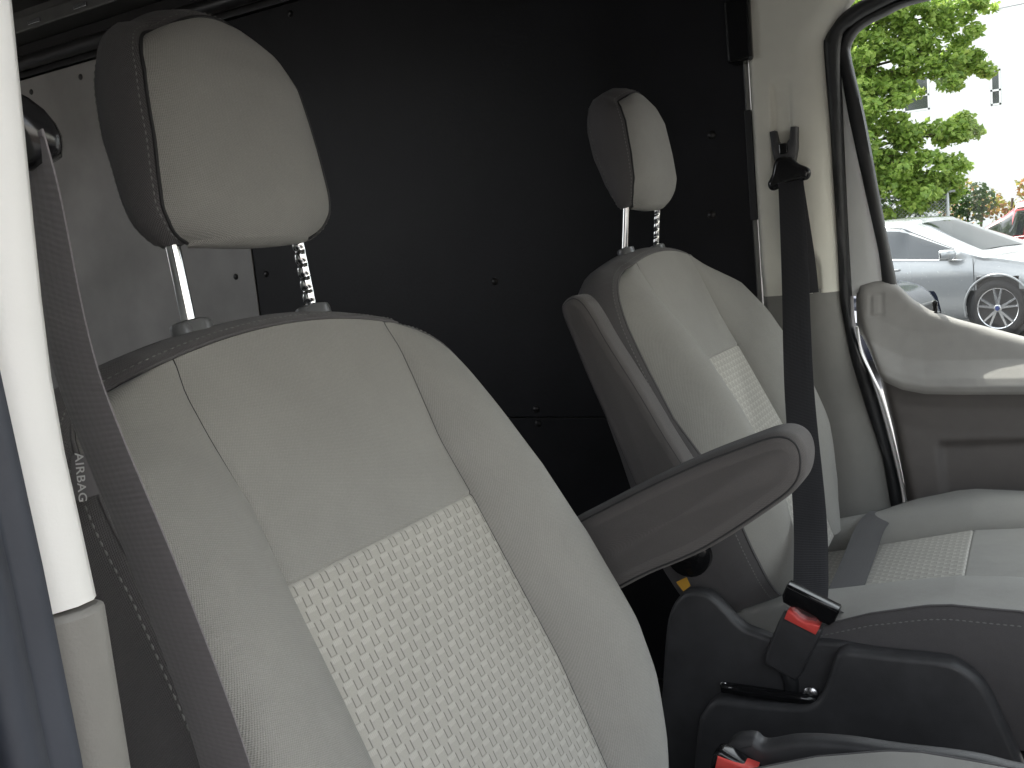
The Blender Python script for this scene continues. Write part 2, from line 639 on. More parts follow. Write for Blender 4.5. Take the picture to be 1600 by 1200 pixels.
def dashes(path, normals, length, gap, w, h):
    """small stitches along a path"""
    P = np.asarray(path, float)
    s = np.concatenate([[0], np.cumsum(np.linalg.norm(np.diff(P, axis=0), axis=1))])
    out = []
    d = 0.0
    at = lambda q: np.array([np.interp(q, s, P[:, i]) for i in range(3)])
    nat = lambda q: np.array([np.interp(q, s, normals[:, i]) for i in range(3)])
    while d + length < s[-1]:
        a, b = at(d), at(d + length)
        nn = nat(d + length / 2)
        nn /= np.linalg.norm(nn) + 1e-12
        t = b - a
        t /= np.linalg.norm(t) + 1e-12
        sd = np.cross(nn, t)
        a0, b0, m0 = a + nn * h * 0.2, b + nn * h * 0.2, (a + b) / 2 + nn * h
        v = [a0 + sd * w * .6, a0 - sd * w * .6, m0 + sd * w, m0 - sd * w, b0 + sd * w * .6, b0 - sd * w * .6,
             (a + b) / 2 + sd * w * 1.3 - nn * h * .2, (a + b) / 2 - sd * w * 1.3 - nn * h * .2]
        out.append((v, [(0, 1, 3, 2), (2, 3, 5, 4), (0, 2, 6), (2, 4, 6), (1, 7, 3), (3, 7, 5)]))
        d += length + gap
    return join(out)


# ------------------------------------------------------------------ the van round the seats (setting)
GROUND_Z = -0.40
structure(mesh('ground', [(-60, -60, GROUND_Z), (120, -60, GROUND_Z), (120, 60, GROUND_Z), (-60, 60, GROUND_Z)], [(0, 1, 2, 3)],
               'floor_mat', smooth=False))
simple('asphalt', (0.10, 0.10, 0.10), 0.9, noise=0.25, nscale=3, bump=0.4, bscale=60)
bpy.data.objects['ground'].data.materials[0] = MATS['asphalt']

XW = 1.345          # inner face of the driver-side wall
XP = -0.45          # passenger-side skin
structure(box('van_floor', (0.45, 1.0, -0.035), (1.92, 5.0, 0.07), 'floor_mat', bev=0))
wall = structure(box('cargo_wall', (1.42, 1.56, 0.97), (0.10, 3.34, 1.96), 'bare_metal', bev=0))


def panel(y0, y1, z0, z1, mat):
    return box('wall_panel', (XW - 0.003, (y0 + y1) / 2, (z0 + z1) / 2), (0.006, y1 - y0, z1 - z0), mat, wall, bev=0.0015)


panel(-0.100, 1.292, 0.6475, 1.732, 'wall_black')
panel(-0.100, 1.292, 0.02, 0.6445, 'wall_black')
panel(1.298, 3.05, 0.6475, 1.732, 'wall_black_lit')
panel(1.298, 3.05, 0.02, 0.6445, 'wall_black_lit')
for y, z in [(-0.015, 1.08), (-0.026, 1.243), (-0.039, 0.925), (0.526, 0.979), (0.446, 0.667), (0.444, 0.632), (1.253, 1.052),
             (1.368, 1.053), (2.136, 1.69), (1.895, 1.694), (1.054, 1.706), (0.6, 1.70), (1.65, 1.69)]:
    lathe('screw', [(0.009, 0.0), (0.009, 0.001), (0.006, 0.004), (0.002, 0.005)], (-1, 0, 0), (XW - 0.0062, y, z), 'black_metal', wall, seg=12)
# header over the panels: dark channel, round conduit, clipped metal rail
box('rail_channel', (1.36, 1.5, 1.785), (0.05, 3.1, 0.095), 'black_metal', wall, bev=0.002)
tube('conduit', [(1.315, y, 1.772) for y in np.linspace(-0.05, 3.05, 12)], 0.021, 'black_metal', wall, seg=16)
rail = box('header_rail', (1.315, 1.5, 1.858), (0.12, 3.1, 0.042), 'bare_metal', wall, bev=0.004)
for i, y in enumerate(np.arange(0.9, 3.0, 0.21)):
    box('clip', (1.252, y, 1.853), (0.006, 0.055, 0.012), 'steel', rail, bev=0.001)
structure(box('roof', (0.45, 1.55, 1.968), (1.96, 3.34, 0.04), 'bare_metal', bev=0))
for y in np.arange(0.3, 3.1, 0.55):
    box('roof_bow', (0.45, y, 1.933), (1.70, 0.06, 0.036), 'bare_metal', bpy.data.objects['roof'], bev=0.004)
# passenger side: solid skin with one glazed side-door opening, rear doors
ps = structure(box('side_wall', (XP - 0.03, 0.67, 0.97), (0.06, 1.86, 1.96), 'body_paint', bev=0))
box('skin', (XP - 0.03, 3.03, 0.97), (0.06, 0.36, 1.96), 'body_paint', ps, bev=0)
box('skin', (XP - 0.03, 2.225, 0.49), (0.06, 1.25, 1.00), 'body_paint', ps, bev=0)
box('skin', (XP - 0.03, 2.225, 1.905), (0.06, 1.25, 0.09), 'body_paint', ps, bev=0)
structure(box('rear_door', (0.45, 3.24, 0.97), (1.96, 0.06, 1.96), 'body_paint', bev=0))
# cab roof, liner, windscreen surround, dash
structure(box('headliner', (0.45, -0.53, 1.545), (1.78, 0.88, 0.05), 'liner', bev=0.01))
structure(box('windscreen_header', (0.45, -0.925, 1.405), (1.78, 0.06, 0.26), 'liner', bev=0.01))  # unseen; added and set low to keep sky light off headrests and cushion
structure(box('door_header', (-0.465, -0.72, 1.475), (0.07, 0.76, 0.19), 'cream_trim_lit', bev=0.01))
structure(box('roof_header', (0.45, -0.09, 1.76), (1.80, 0.03, 0.46), 'liner', bev=0.004))
structure(box('dashboard', (0.45, -1.40, 0.46), (1.80, 0.60, 0.86), 'black_plastic', bev=0.05))
structure(box('windscreen_pillar', (1.40, -1.13, 1.20), (0.08, 0.09, 0.80), 'grey_trim', M=np.array(Matrix.Rotation(-0.55, 3, 'X')), bev=0.02))
structure(box('bonnet', (0.45, -2.2, 0.20), (1.9, 1.0, 0.9), 'black_plastic', bev=0.1))
simple('block_dark', (0.10, 0.085, 0.075), 0.9, noise=0.2, nscale=2)
simple('bounce_pale', (0.62, 0.60, 0.56), 0.9, noise=0.06, nscale=2)
simple('bounce_grey', (0.30, 0.29, 0.28), 0.9, noise=0.1, nscale=2)
structure(box('light_shaping_wall', (-4.8, -1.0, 1.05), (0.3, 11.0, 2.9), 'bounce_grey', bev=0))  # unseen, added: screens low sky and bounces grey light through the open door
structure(box('light_shaping_wall', (0.0, -6.6, 1.45), (16.0, 0.3, 3.7), 'bounce_pale', bev=0))  # unseen, added: pale sunlit reflector lighting the seats from the front
structure(box('light_shaping_wall', (0.0, -4.6, 0.43), (16.0, 0.3, 1.66), 'block_dark', bev=0))  # unseen, added: low dark blocker that keeps the headrests dimmer
glassmat('screen_glass', (0.80, 0.84, 0.82), 0.05)
structure(mesh('windscreen', [(-0.42, -1.12, 0.86), (1.32, -1.12, 0.86), (1.32, -0.965, 1.29), (-0.42, -0.965, 1.29)], [(0, 1, 2, 3)], 'screen_glass', smooth=False))
portal('portal_windscreen', (0.45, -1.02, 1.09), (0, 1, -0.30), 1.76, 0.60)
portal('portal_door', (-0.60, -0.90, 0.80), (1, 0, 0), 1.1, 1.4)
portal('portal_driver_window', (1.50, -0.75, 1.15), (-1, 0, 0), 0.95, 0.7)
portal('portal_side', (XP - 0.07, 2.225, 1.425), (1, 0, 0), 1.25, 0.87)


# ------------------------------------------------------------------ driver-side pillar, door
def curve_at(pts, z):
    p = sorted([(b, a) for a, b in pts])
    return np.interp(z, [q[0] for q in p], [q[1] for q in p])


SEAL_L = [(-0.262, 1.391), (-0.259, 1.372), (-0.264, 1.22), (-0.267, 0.998), (-0.267, 0.89), (-0.281, 0.774), (-0.306, 0.668),
          (-0.332, 0.569), (-0.346, 0.451), (-0.362, 0.30), (-0.37, 0.1)]
SEAL_Rl = [(-0.292, 1.39), (-0.285, 1.323), (-0.284, 1.132), (-0.285, 0.908), (-0.29, 0.815), (-0.324, 0.698), (-0.346, 0.598),
           (-0.362, 0.511), (-0.369, 0.44), (-0.383, 0.30), (-0.39, 0.1)]

pil = empty('pillar_trim', (1.33, -0.19, 0.0))
tagit(pil, 'driver-side pillar trim, cream above and grey below, beside the window', 'pillar trim')


def pillar_surface(name, z0, z1, mat, inset=0.0):
    nr, nc = 70, 46
    vs = []
    for r in range(nr):
        z = z0 + (z1 - z0) * r / (nr - 1)
        yb = -0.112 - 0.018 * max(0, min(1, (0.95 - z) / 0.4))
        yf = curve_at(SEAL_L, z) if z < 1.39 else np.interp(z, [1.39, 1.43, 1.50], [-0.262, -0.292, -0.36])
        yf -= 0.004
        face = 1.306 - 0.045 * np.clip((0.75 - z) / 0.45, 0, 1) ** 1.3 - inset
        for c in range(nc):
            t = c / (nc - 1)
            y = yb + (yf - yb) * t
            # rear lip, flat face, rounded front
            x = face
            if t < 0.10:
                x = face + 0.034 * (1 - math.sin(t / 0.10 * math.pi / 2))
            if t > 0.60:
                q = (t - 0.60) / 0.40
                x = face + (1.352 - face) * (1 - math.sqrt(max(0, 1 - q ** 2.2)))
            if name == 'upper_trim':
                # slot above the belt anchor and slit low down
                e = lambda d, s: 1 / (1 + math.exp(-d / s))
                yc0 = -0.158 - 0.003 * (z - 1.2) * 10
                a = e(yc0 - y, 0.0012) * e(y + 0.196, 0.0012) * e(z - 1.16, 0.0015) * e(1.317 - z, 0.0015)
                x += 0.011 * a
                a2 = e(-0.222 - y, 0.0010) * e(y + 0.233, 0.0015) * e(0.965 + (y + 0.23) * 1.5 - z, 0.004)
                x += 0.010 * a2
            vs.append((x, y, z))
    return mesh(name, vs, grid_faces(nr, nc), mat, pil)


pillar_surface('upper_trim', 0.9035, 1.487, 'cream_trim', 0.002)
pillar_surface('lower_trim', 0.06, 0.9120, 'grey_trim', 0.0)
box('rear_flange', (1.342, -0.107, 0.98), (0.012, 0.008, 1.0), 'grey_trim', pil, bev=0.001)
box('clip', (1.315, -0.106, 1.43), (0.05, 0.05, 0.12), 'gloss_black', pil, bev=0.006)
box('gap_strip', (1.338, -0.106, 1.17), (0.020, 0.014, 0.22), 'rubber', pil, bev=0.002)
box('roof_cap', (1.30, -0.235, 1.502), (0.07, 0.20, 0.022), 'liner', pil, bev=0.006)


def strip_between(name, A, B, x0, x1, mat, parent, n=60, r=0.0):
    a = crom(A, n)
    b = crom(B, n)
    vs = []
    for i in range(n):
        for (p, x) in ((a[i], x0), (a[i] * .7 + b[i] * .3, x0 - r), (a[i] * .3 + b[i] * .7, x0 - r), (b[i], x0), (b[i], x1), (a[i], x1)):
            vs.append((x, p[0], p[1]))
    fs = grid_faces(n, 6, wrap=True)
    fs += [tuple(range(6))[::-1], tuple((n - 1) * 6 + k for k in range(6))]
    return fixn(mesh(name, vs, fs, mat, parent, sharp=60))


door = empty('driver_door', (1.38, -0.7, 0.1))
tagit(door, 'closed grey driver door with its window, behind the driver seat cushion', 'door')
TOPF = [(-1.05, 1.40), (-0.80, 1.455), (-0.55, 1.468), (-0.42, 1.462), (-0.335, 1.447), (-0.292, 1.425)]
seal_l = TOPF + SEAL_L
seal_r = [(-1.05, 1.375), (-0.80, 1.430), (-0.55, 1.443), (-0.42, 1.440), (-0.350, 1.424), (-0.312, 1.408)] + SEAL_Rl
strip_between('door_seal', [(a + 0.002, b) for a, b in seal_l], seal_r, 1.335, 1.375, 'rubber', door, n=120, r=0.010)
# window frame wedge and gasket
g_out = [(-1.05, 1.365), (-0.80, 1.425), (-0.55, 1.440), (-0.42, 1.438), (-0.350, 1.428), (-0.300, 1.405), (-0.277, 1.362), (-0.2835, 1.335), (-0.295, 1.243),
         (-0.318, 1.102), (-0.339, 0.976), (-0.3435, 0.916), (-0.346, 0.89)]
g_in = [(-1.05, 1.335), (-0.80, 1.405), (-0.55, 1.428), (-0.42, 1.430), (-0.365, 1.418), (-0.322, 1.402), (-0.302, 1.376), (-0.302, 1.345), (-0.322, 1.233),
        (-0.340, 1.095), (-0.357, 0.974), (-0.366, 0.914), (-0.369, 0.89)]
strip_between('window_gasket', g_out, g_in, 1.352, 1.385, 'rubber', door, n=120, r=0.004)
fr_a = [(-0.280, 1.36), (-0.283, 1.30), (-0.282, 1.132), (-0.283, 0.95), (-0.284, 0.89)]
fr_b = [(-0.287, 1.36), (-0.292, 1.30), (-0.318, 1.132), (-0.344, 0.95), (-0.350, 0.89)]
strip_between('window_frame', fr_a, fr_b, 1.360, 1.390, 'body_paint', door, n=30, r=0.003)
gv = [(1.378, a, b) for a, b in g_in] + [(1.378, -0.369, 0.80), (1.378, -1.05, 0.65)]
mesh('window_glass', gv, [tuple(range(len(gv)))], 'window_glass', door, smooth=False)
# door card
EDGE = [(-0.294, 0.915), (-0.294, 0.82), (-0.300, 0.78), (-0.318, 0.735), (-0.334, 0.69), (-0.354, 0.60), (-0.369, 0.51), (-0.378, 0.44), (-0.392, 0.30), (-0.40, 0.15)]
TOP = [(-0.296, 0.895), (-0.302, 0.910), (-0.330, 0.917), (-0.354, 0.916), (-0.374, 0.905), (-0.398, 0.878), (-0.428, 0.855), (-0.477, 0.835), (-0.586, 0.798), (-0.80, 0.755), (-1.10, 0.72)]


def top_z(y):
    p = sorted(TOP)
    return np.interp(y, [q[0] for q in p], [q[1] for q in p])


def ledge_z(y):
    return np.interp(y, [-1.2, -0.48, -0.42, -0.38, -0.34, -0.31], [0.705, 0.711, 0.713, 0.722, 0.742, 0.765])


nr, nc = 150, 110
card_v, lo_v = [], []
sm = lambda t: t * t * (3 - 2 * t)
for r in range(nr):
    fr = r / (nr - 1)
    for c in range(nc):
        fc = (c / (nc - 1)) ** 1.5
        z0 = np.interp(fr, [0, .6, 1], [0.15, 0.70, 0.90])
        ye = curve_at(EDGE, z0)
        y = ye + (-1.10 - ye) * fc
        zs_ = ledge_z(y) - .012
        z = np.interp(fr, [0, 89 / 149, 1], [0.15, zs_, max(zs_ + .02, top_z(min(y, -0.2965)))])
        h = z - ledge_z(y)
        I = np.interp(h, [-0.6, -0.16, -0.085, -0.040, -0.018, -0.006, 0.004, 0.018, 0.05, 0.10, 0.16, 0.21],
                      [0.052, 0.050, 0.046, 0.050, 0.060, 0.070, 0.073, 0.066, 0.042, 0.026, 0.014, 0.004])
        e = lambda d, s: 1 / (1 + math.exp(-max(-40, min(40, d / s))))
        pk = e(-0.440 - 0.05 * (0.6 - z) - y, 0.0022) * e(0.600 + (y + 0.44) * -0.05 - z, 0.0022)
        I -= 0.014 * pk
        de = math.hypot(0, (ye - y))
        I *= 1 - 0.75 * math.exp(-(de / 0.010) ** 1.5)
        tz = top_z(min(y, -0.2965)) - z
        I -= 0.012 * math.exp(-(tz / 0.006))
        # blanked oval near the upper corner
        q = max(abs(y + 0.3335) / 0.0105, abs(z - 0.872) / 0.020)
        I -= 0.0022 * math.exp(-((q - 1) / 0.10) ** 2)
        card_v.append((1.352 - I, y, z))
fs = grid_faces(nr, nc)
fm = []
for (a, b, c_, d_) in fs:
    y = card_v[a][1]
    z = card_v[a][2]
    fm.append(1 if len(fm) < 89 * (nc - 1) else 0)
from collections import defaultdict


def split_mesh(vs, fs, sel, names, mats, parent):
    for k in (0, 1):
        ids = [f for f, s in zip(fs, sel) if s == k]
        used = sorted({i for f in ids for i in f})
        mp = {u: n for n, u in enumerate(used)}
        mesh(names[k], [vs[u] for u in used], [tuple(mp[i] for i in f) for f in ids], mats[k], parent)


split_mesh(card_v, fs, fm, ('upper_panel', 'lower_panel'), ('door_trim', 'door_trim_dark'), door)
strip_between('edge_line', [(-0.2925, 0.83), (-0.2985, 0.780), (-0.3155, 0.735), (-0.332, 0.69), (-0.352, 0.60), (-0.367, 0.51), (-0.3755, 0.44), (-0.39, 0.30)],
              [(-0.2955, 0.83), (-0.302, 0.779), (-0.319, 0.734), (-0.3355, 0.689), (-0.3555, 0.599), (-0.3705, 0.509), (-0.379, 0.439), (-0.3935, 0.30)],
              1.334, 1.35, 'body_paint', door, n=40, r=0.002)
lathe('lock_button', [(0.0085, -0.004), (0.0085, 0.001), (0.0045, 0.002), (0.0042, 0.012), (0.0052, 0.014), (0.0052, 0.021), (0.003, 0.0235)], (0, 0, 1), (1.350, -0.437, 0.849), 'gloss_black', door, seg=16)

# ------------------------------------------------------------------ passenger-side pillar by the open door
pp = empty('door_pillar', (-0.44, -0.33, 0.0))
tagit(pp, 'near door pillar, cream trim lit to white above grey, with rubber seal, at left', 'pillar trim')


def vprism(name, prof, z0, z1, mat, parent, taper=None, sharp=50):
    """vertical extrusion of an (x,y) profile with optional shifts at heights"""
    zs = np.linspace(z0, z1, 24)
    vs = []
    for z in zs:
        for x, y in prof:
            dx = taper(z) if taper else 0
            vs.append((x + dx, y, z))
    k = len(prof)
    fs = grid_faces(len(zs), k, wrap=True)
    fs += [tuple(range(k))[::-1], tuple((len(zs) - 1) * k + j for j in range(k))]
    return fixn(mesh(name, vs, fs, mat, parent, sharp=sharp))


prof_t = [(-0.4305, -0.20), (-0.4300, -0.330), (-0.4310, -0.3375), (-0.4340, -0.3400), (-0.4400, -0.3405), (-0.448, -0.338), (-0.452, -0.332), (-0.455, -0.20)]
vprism('upper_trim', prof_t, 0.932, 1.50, 'cream_trim_lit', pp, taper=lambda z: np.interp(z, [.93, .96, .985, 1.01, 1.04, 1.12, 1.3], [.0025, .0008, -.0008, -.0010, .0005, .0060, .016]))
prof_g = [(-0.4285, -0.20), (-0.4280, -0.331), (-0.4292, -0.3395), (-0.4325, -0.3425), (-0.4395, -0.343), (-0.447, -0.340), (-0.452, -0.334), (-0.455, -0.20)]
bevelled(vprism('lower_trim', prof_g, 0.10, 0.9305, 'grey_trim', pp, taper=lambda z: .0022), 0.002)
seal_prof = [(-0.4530, -0.335), (-0.4545, -0.346), (-0.4580, -0.3525), (-0.4625, -0.3535), (-0.4655, -0.351), (-0.4675, -0.3515), (-0.4725, -0.3600), (-0.4800, -0.3680), (-0.4850, -0.3690), (-0.4880, -0.3665), (-0.4890, -0.335)]
lean = lambda z: 0.0045 * np.clip((1.02 - z) / 0.09, 0, 1.2)
vprism('door_seal', seal_prof, 0.10, 1.50, 'blue_rubber', pp, taper=lean, sharp=80)
vprism('flange', [(-0.480, -0.30), (-0.486, -0.360), (-0.495, -0.377), (-0.503, -0.374), (-0.501, -0.30)], 0.10, 1.50, 'blue_rubber', pp, taper=lean)
vprism('body_side', [(-0.497, -0.30), (-0.5005, -0.378), (-0.506, -0.400), (-0.516, -0.404), (-0.526, -0.395), (-0.526, -0.30)], 0.0, 1.50, 'mauve_paint', pp)

# ------------------------------------------------------------------ seats
REC = math.radians(16)
BUP = np.array([0, math.sin(REC), math.cos(REC)])
BN = np.array([0, -math.cos(REC), math.sin(REC)])
itp = lambda v, tab: np.interp(-v, [-a for a, b in tab], [b for a, b in tab])     # tables run downwards in v


def front_pad(side, rows_extra, cw_tab, oc, bow, bp, drop, O, parent, names, mats, insert_v=None, nrow=64, to_world=None,
              groove=0.0022, crown=0.0, ncen=26, nbol=18, out_side=0, drop_out=None):
    """front face of a pad: centre panel(s) and two bolsters. side: (half width, v) from the top corner down"""
    S = crom(side, 400)
    vrow = np.linspace(S[0, 1], S[-1, 1], nrow)
    if insert_v is not None:
        vrow = np.concatenate([vrow, [insert_v + d for d in (-0.006, -0.003, -0.0012, 0, 0.0012, 0.003, 0.006)]])
        vrow = np.array(sorted(set(np.round(vrow, 5)), reverse=True))
    hwf = lambda v: np.interp(-v, -S[:, 1], S[:, 0])
    tri = {'c': [], 'l': [], 'r': []}
    uvs = {'c': [], 'l': [], 'r': []}
    edge_l, edge_r, toprow, seam_l, seam_r = [], [], [], [], []

    def off(u, vo):
        hw, cw = hwf(vo), min(itp(vo, cw_tab), hwf(vo) - 0.004)
        a = abs(u)
        o = itp(vo, oc)
        if a <= cw:
            o += crown * (1 - (a / cw) ** 2)
        else:
            t = min(1, (a - cw) / (hw - cw))
            if drop_out is not None and u * out_side > 0:
                o += .62 * itp(vo, bp) * (math.sin(math.pi * t ** 0.85) ** 0.9 if t < 1 else 0)
                dd = itp(vo, drop_out)
                o -= dd * (t ** 4 if dd > 0 else t ** 1.6) + .016 * t ** 14
            else:
                o += itp(vo, bp) * math.sin(math.pi * t ** 0.85) ** 0.9 if t < 1 else 0
                o -= itp(vo, drop) * t ** 4
        o -= groove * math.exp(-((a - cw) / 0.0035) ** 2)
        if insert_v is not None and a <= cw:
            o -= 0.0022 * math.exp(-((vo - insert_v) / 0.0016) ** 2)
        return o
    tc = np.linspace(-1, 1, ncen)
    tc = np.sign(tc) * (1 - (1 - np.abs(tc)) ** 1.8)
    tb = np.linspace(0, 1, nbol)
    ub = 1 - (1 - tb) ** 1.7
    ub = np.sort(np.concatenate([ub, [0.012, 0.03]]))
    for vo in vrow:
        hw = hwf(vo)
        cw = min(itp(vo, cw_tab), hw - 0.004)
        bw = bow(vo)
        P = lambda u: (u, off(u, vo), vo + bw * (1 - (u / hw) ** 2))
        for t in tc:
            tri['c'].append(P(t * cw))
        for t in ub:
            tri['l'].append(P(-(cw + (hw - cw) * t)))
            tri['r'].append(P(cw + (hw - cw) * t))
        edge_l.append(P(-hw))
        edge_r.append(P(hw))
        seam_l.append(P(-cw))
        seam_r.append(P(cw))
    top = [(-hwf(vrow[0])) + 2 * hwf(vrow[0]) * i / 30 for i in range(31)]
    hw0 = hwf(vrow[0])
    toprow = [(u, off(u, vrow[0]), vrow[0] + bow(vrow[0]) * (1 - (u / hw0) ** 2)) for u in top]
    wv = lambda L: [to_world(*p) for p in L]
    k = len(vrow)
    uvl = lambda L: [(p[0], p[2]) for p in L]
    ki = k
    if insert_v is not None:
        ki = int(np.argmin(np.abs(vrow - insert_v))) + 1
    C = tri['c']
    n_ = len(tc)
    objs = [mesh(names[0], wv(C[:ki * n_]), grid_faces(ki, n_, flip=True), mats[0], parent, uv=uvl(C[:ki * n_]))]
    if insert_v is not None:
        D = C[(ki - 1) * n_:]
        objs.append(mesh(names[1], wv(D), grid_faces(k - ki + 1, n_, flip=True), mats[1], parent, uv=uvl(D)))
    nb = len(ub)
    objs.append(mesh(names[2], wv(tri['l']), grid_faces(k, nb), mats[2], parent, uv=uvl(tri['l'])))
    objs.append(mesh(names[2], wv(tri['r']), grid_faces(k, nb, flip=True), mats[2], parent, uv=uvl(tri['r'])))
    return objs, edge_l, edge_r, toprow, seam_l, seam_r


def band(name, loop, rings, ob, mat, parent, to_world, cap=True, lift=0.0, taper=0.0):
    """cloth band swept back from the outline loop of (u,off,v)"""
    L = np.array(loop)
    T = np.gradient(L[:, [0, 2]], axis=0)
    T /= np.linalg.norm(T, axis=1)[:, None] + 1e-12
    nr_ = np.stack([-T[:, 1], T[:, 0]], 1)       # loop runs left-bottom, over the top, right-bottom
    for _ in range(2):
        nr_[1:-1] = (nr_[:-2] + nr_[1:-1] * 2 + nr_[2:]) / 4
        nr_ /= np.linalg.norm(nr_, axis=1)[:, None]
    s = np.concatenate([[0], np.cumsum(np.linalg.norm(np.diff(L[:, [0, 2]], axis=0), axis=1))])
    vs, uv = [], []
    et = np.clip(np.minimum(s, s[-1] - s) / taper, 0, 1) ** .7 if taper > 0 else np.ones(len(L))
    for fr, out0 in rings:
        for i, p in enumerate(L):
            out = out0 * et[i] if out0 > 0 else out0
            obv = ob(p[2]) if callable(ob) else ob
            o = p[1] + (obv - p[1]) * fr
            up = lift * max(0.0, nr_[i, 1]) ** 1.5 * math.sin(math.pi * min(1, fr * 1.15) * .62)
            vs.append((p[0] + nr_[i, 0] * out, o, p[2] + nr_[i, 1] * out + up))
            uv.append((s[i], o))
    k = len(L)
    fs = grid_faces(len(rings), k, flip=False)
    if cap:
        fs.append(tuple((len(rings) - 1) * k + j for j in range(k)))
    o = mesh(name, [to_world(*p) for p in vs], fs, mat, parent, uv=uv)
    return fixn(o), vs, nr_, L


def unit(v):
    return v / (np.linalg.norm(v) + 1e-12)


def make_seat(name, cx, ztop, inb, label, cdz=0.0, hoff=0.0):
    """inb: +1 or -1, side of the seat that faces the middle of the cab"""
    seat = empty(name, (cx, -0.35, 0.0))
    tagit(seat, label, 'seat', 'front seats of the van')
    O = np.array([cx, 0, ztop])
    tw = lambda u, o, v: O + np.array([u, 0, 0]) + BN * o + BUP * v
    # ---- backrest
    side = [(.165, -.040), (.200, -.051), (.228, -.071), (.246, -.100), (.2565, -.142), (.261, -.21), (.265, -.30), (.268, -.40), (.266, -.46), (.250, -.52), (.218, -.57), (.18, -.60)]
    cw = [(-.048, .132), (-.07, .136), (-.1, .134), (-.16, .127), (-.22, .1310), (-.4, .135), (-.55, .125), (-.6, .12)]
    oc = [(-.02, .036), (-.05, .040), (-.1, .049), (-.22, .0705), (-.39, .100), (-.52, .118), (-.6, .122)]
    bp = [(-.048, .0), (-.07, .006), (-.10, .016), (-.16, .034), (-.22, .046), (-.30, .054), (-.40, .055), (-.46, .046), (-.52, .030), (-.6, .012)]
    drop_out = [(-.05, .010), (-.075, -.010), (-.11, -.038), (-.18, -.055), (-.30, -.060), (-.42, -.044), (-.50, -.016), (-.6, .012)]
    drop = [(-.05, .010), (-.13, .016), (-.2, .018), (-.28, .018), (-.36, .004), (-.45, .0), (-.52, .010), (-.6, .02)]
    bow = lambda v: 0.020 * np.clip((v + 0.2) / 0.160, 0, 1) ** 2
    objs, el, er, top, sl, sr = front_pad(side, None, cw, oc, bow, bp, drop, O, seat,
                                          ('back_panel', 'back_insert', 'back_bolster'), ('grey_cloth', 'woven_cloth', 'grey_cloth'),
                                          insert_v=-0.22, to_world=tw, crown=0.003, out_side=-inb, drop_out=drop_out)
    loop = el[::-1] + top[1:-1] + er
    rings = [(0, .0005), (.03, .0045), (.12, .010), (.28, .0165), (.5, .0195), (.72, .016), (.9, .004), (1, -.022)]
    bo, bvs, bnr, L = band('back_cover', loop, rings, -0.052, 'dark_cloth', seat, tw)
    pip = [tw(p[0] + bnr[i, 0] * .002, p[1] - .0015, p[2] + bnr[i, 1] * .002) for i, p in enumerate(L)]
    tube('piping', pip, 0.0016, 'dark_cloth', bo, seg=6)
    k = len(L)
    r2 = [np.array(tw(*bvs[2 * k + i])) * .55 + np.array(tw(*bvs[1 * k + i])) * .45 for i in range(k)]
    nn = np.array([unit(BN * .7 + np.array([bnr[i, 0], 0, 0]) + BUP * bnr[i, 1]) for i in range(k)])
    v, f = dashes(np.array(r2) + nn * .0006, nn, .0042, .0022, .0006, .0006)
    st = mesh('stitching', v, f, 'thread', bo)
    st['kind'] = 'stuff'
    for s in (sl, sr):
        tube('seam', [tw(p[0], p[1] - .0002, p[2]) for p in s], 0.0007, 'dark_thread', objs[0], seg=5)
    # ---- cushion (top face in the frame u, up, forward)
    CO = np.array([cx, -0.225, ztop - 1.0 + cdz])
    cwv = lambda u, o, v: CO + np.array([u, v, o])         # v negative = forward
    cside = [(.235, .03), (.262, .012), (.276, -.02), (.284, -.08), (.288, -.17), (.290, -.28), (.288, -.37), (.275, -.43), (.245, -.465), (.20, -.48)]
    ccw = [(.03, .128), (-.2, .130), (-.4, .135), (-.48, .13)]
    coc = [(.03, .405), (-.05, .415), (-.12, .430), (-.28, .468), (-.38, .478), (-.44, .470), (-.48, .44)]
    cbp = [(.03, .030), (-.05, .036), (-.2, .034), (-.35, .028), (-.45, .012), (-.48, 0)]
    cdr = [(.03, -.0), (-.1, -.018), (-.18, -.03), (-.25, -.032), (-.36, -.020), (-.43, .0), (-.48, .012)]
    cobj, cel, cer, ctop, csl, csr = front_pad(cside, None, ccw, coc, lambda v: 0.0, cbp, cdr, CO, seat,
                                               ('cushion_insert', 'cushion_front', 'cushion_bolster'), ('woven_cloth', 'grey_cloth', 'grey_cloth'),
                                               insert_v=-0.283, to_world=cwv, crown=0.004)
    cl = cel[::-1] + ctop[1:-1] + cer
    cl = cl + [(u, itp(-.48, coc) - .006, -.48) for u in np.linspace(.19, -.19, 16)]
    co, cvs, cnr, CL = band('cushion_side', cl, [(0, .0005), (.04, .004), (.2, .010), (.45, .012), (.7, .004), (1, -.012)], 0.30, 'dark_cloth', seat, cwv, cap=False)
    cpip = [cwv(p[0] + cnr[i, 0] * .002, p[1] - .001, p[2] + cnr[i, 1] * .002) for i, p in enumerate(CL)]
    tube('piping', cpip, 0.0016, 'dark_cloth', co, seg=6)
    k = len(CL)
    r2 = [np.array(cwv(*cvs[2 * k + i])) * .35 + np.array(cwv(*cvs[1 * k + i])) * .65 for i in range(k)]
    nn = np.array([unit(np.array([cnr[i, 0], cnr[i, 1], .35])) for i in range(k)])
    v, f = dashes(np.array(r2) + nn * .0008, nn, .0048, .0030, .0007, .0008)
    st = mesh('stitching', v, f, 'thread', co)
    st['kind'] = 'stuff'
    for s in (csl, csr):
        tube('seam', [cwv(p[0], p[1] - .0002, p[2]) for p in s], 0.0007, 'dark_thread', cobj[0], seg=5)
    # ---- headrest
    twb = tw
    tw = lambda u, o, v: twb(u * (1 - .055 * np.clip((v - .04) / .02, 0, 1)) + .0055 * np.clip((v - .04) / .02, 0, 1), o + hoff * np.clip(v / .10, 0, 1), v)
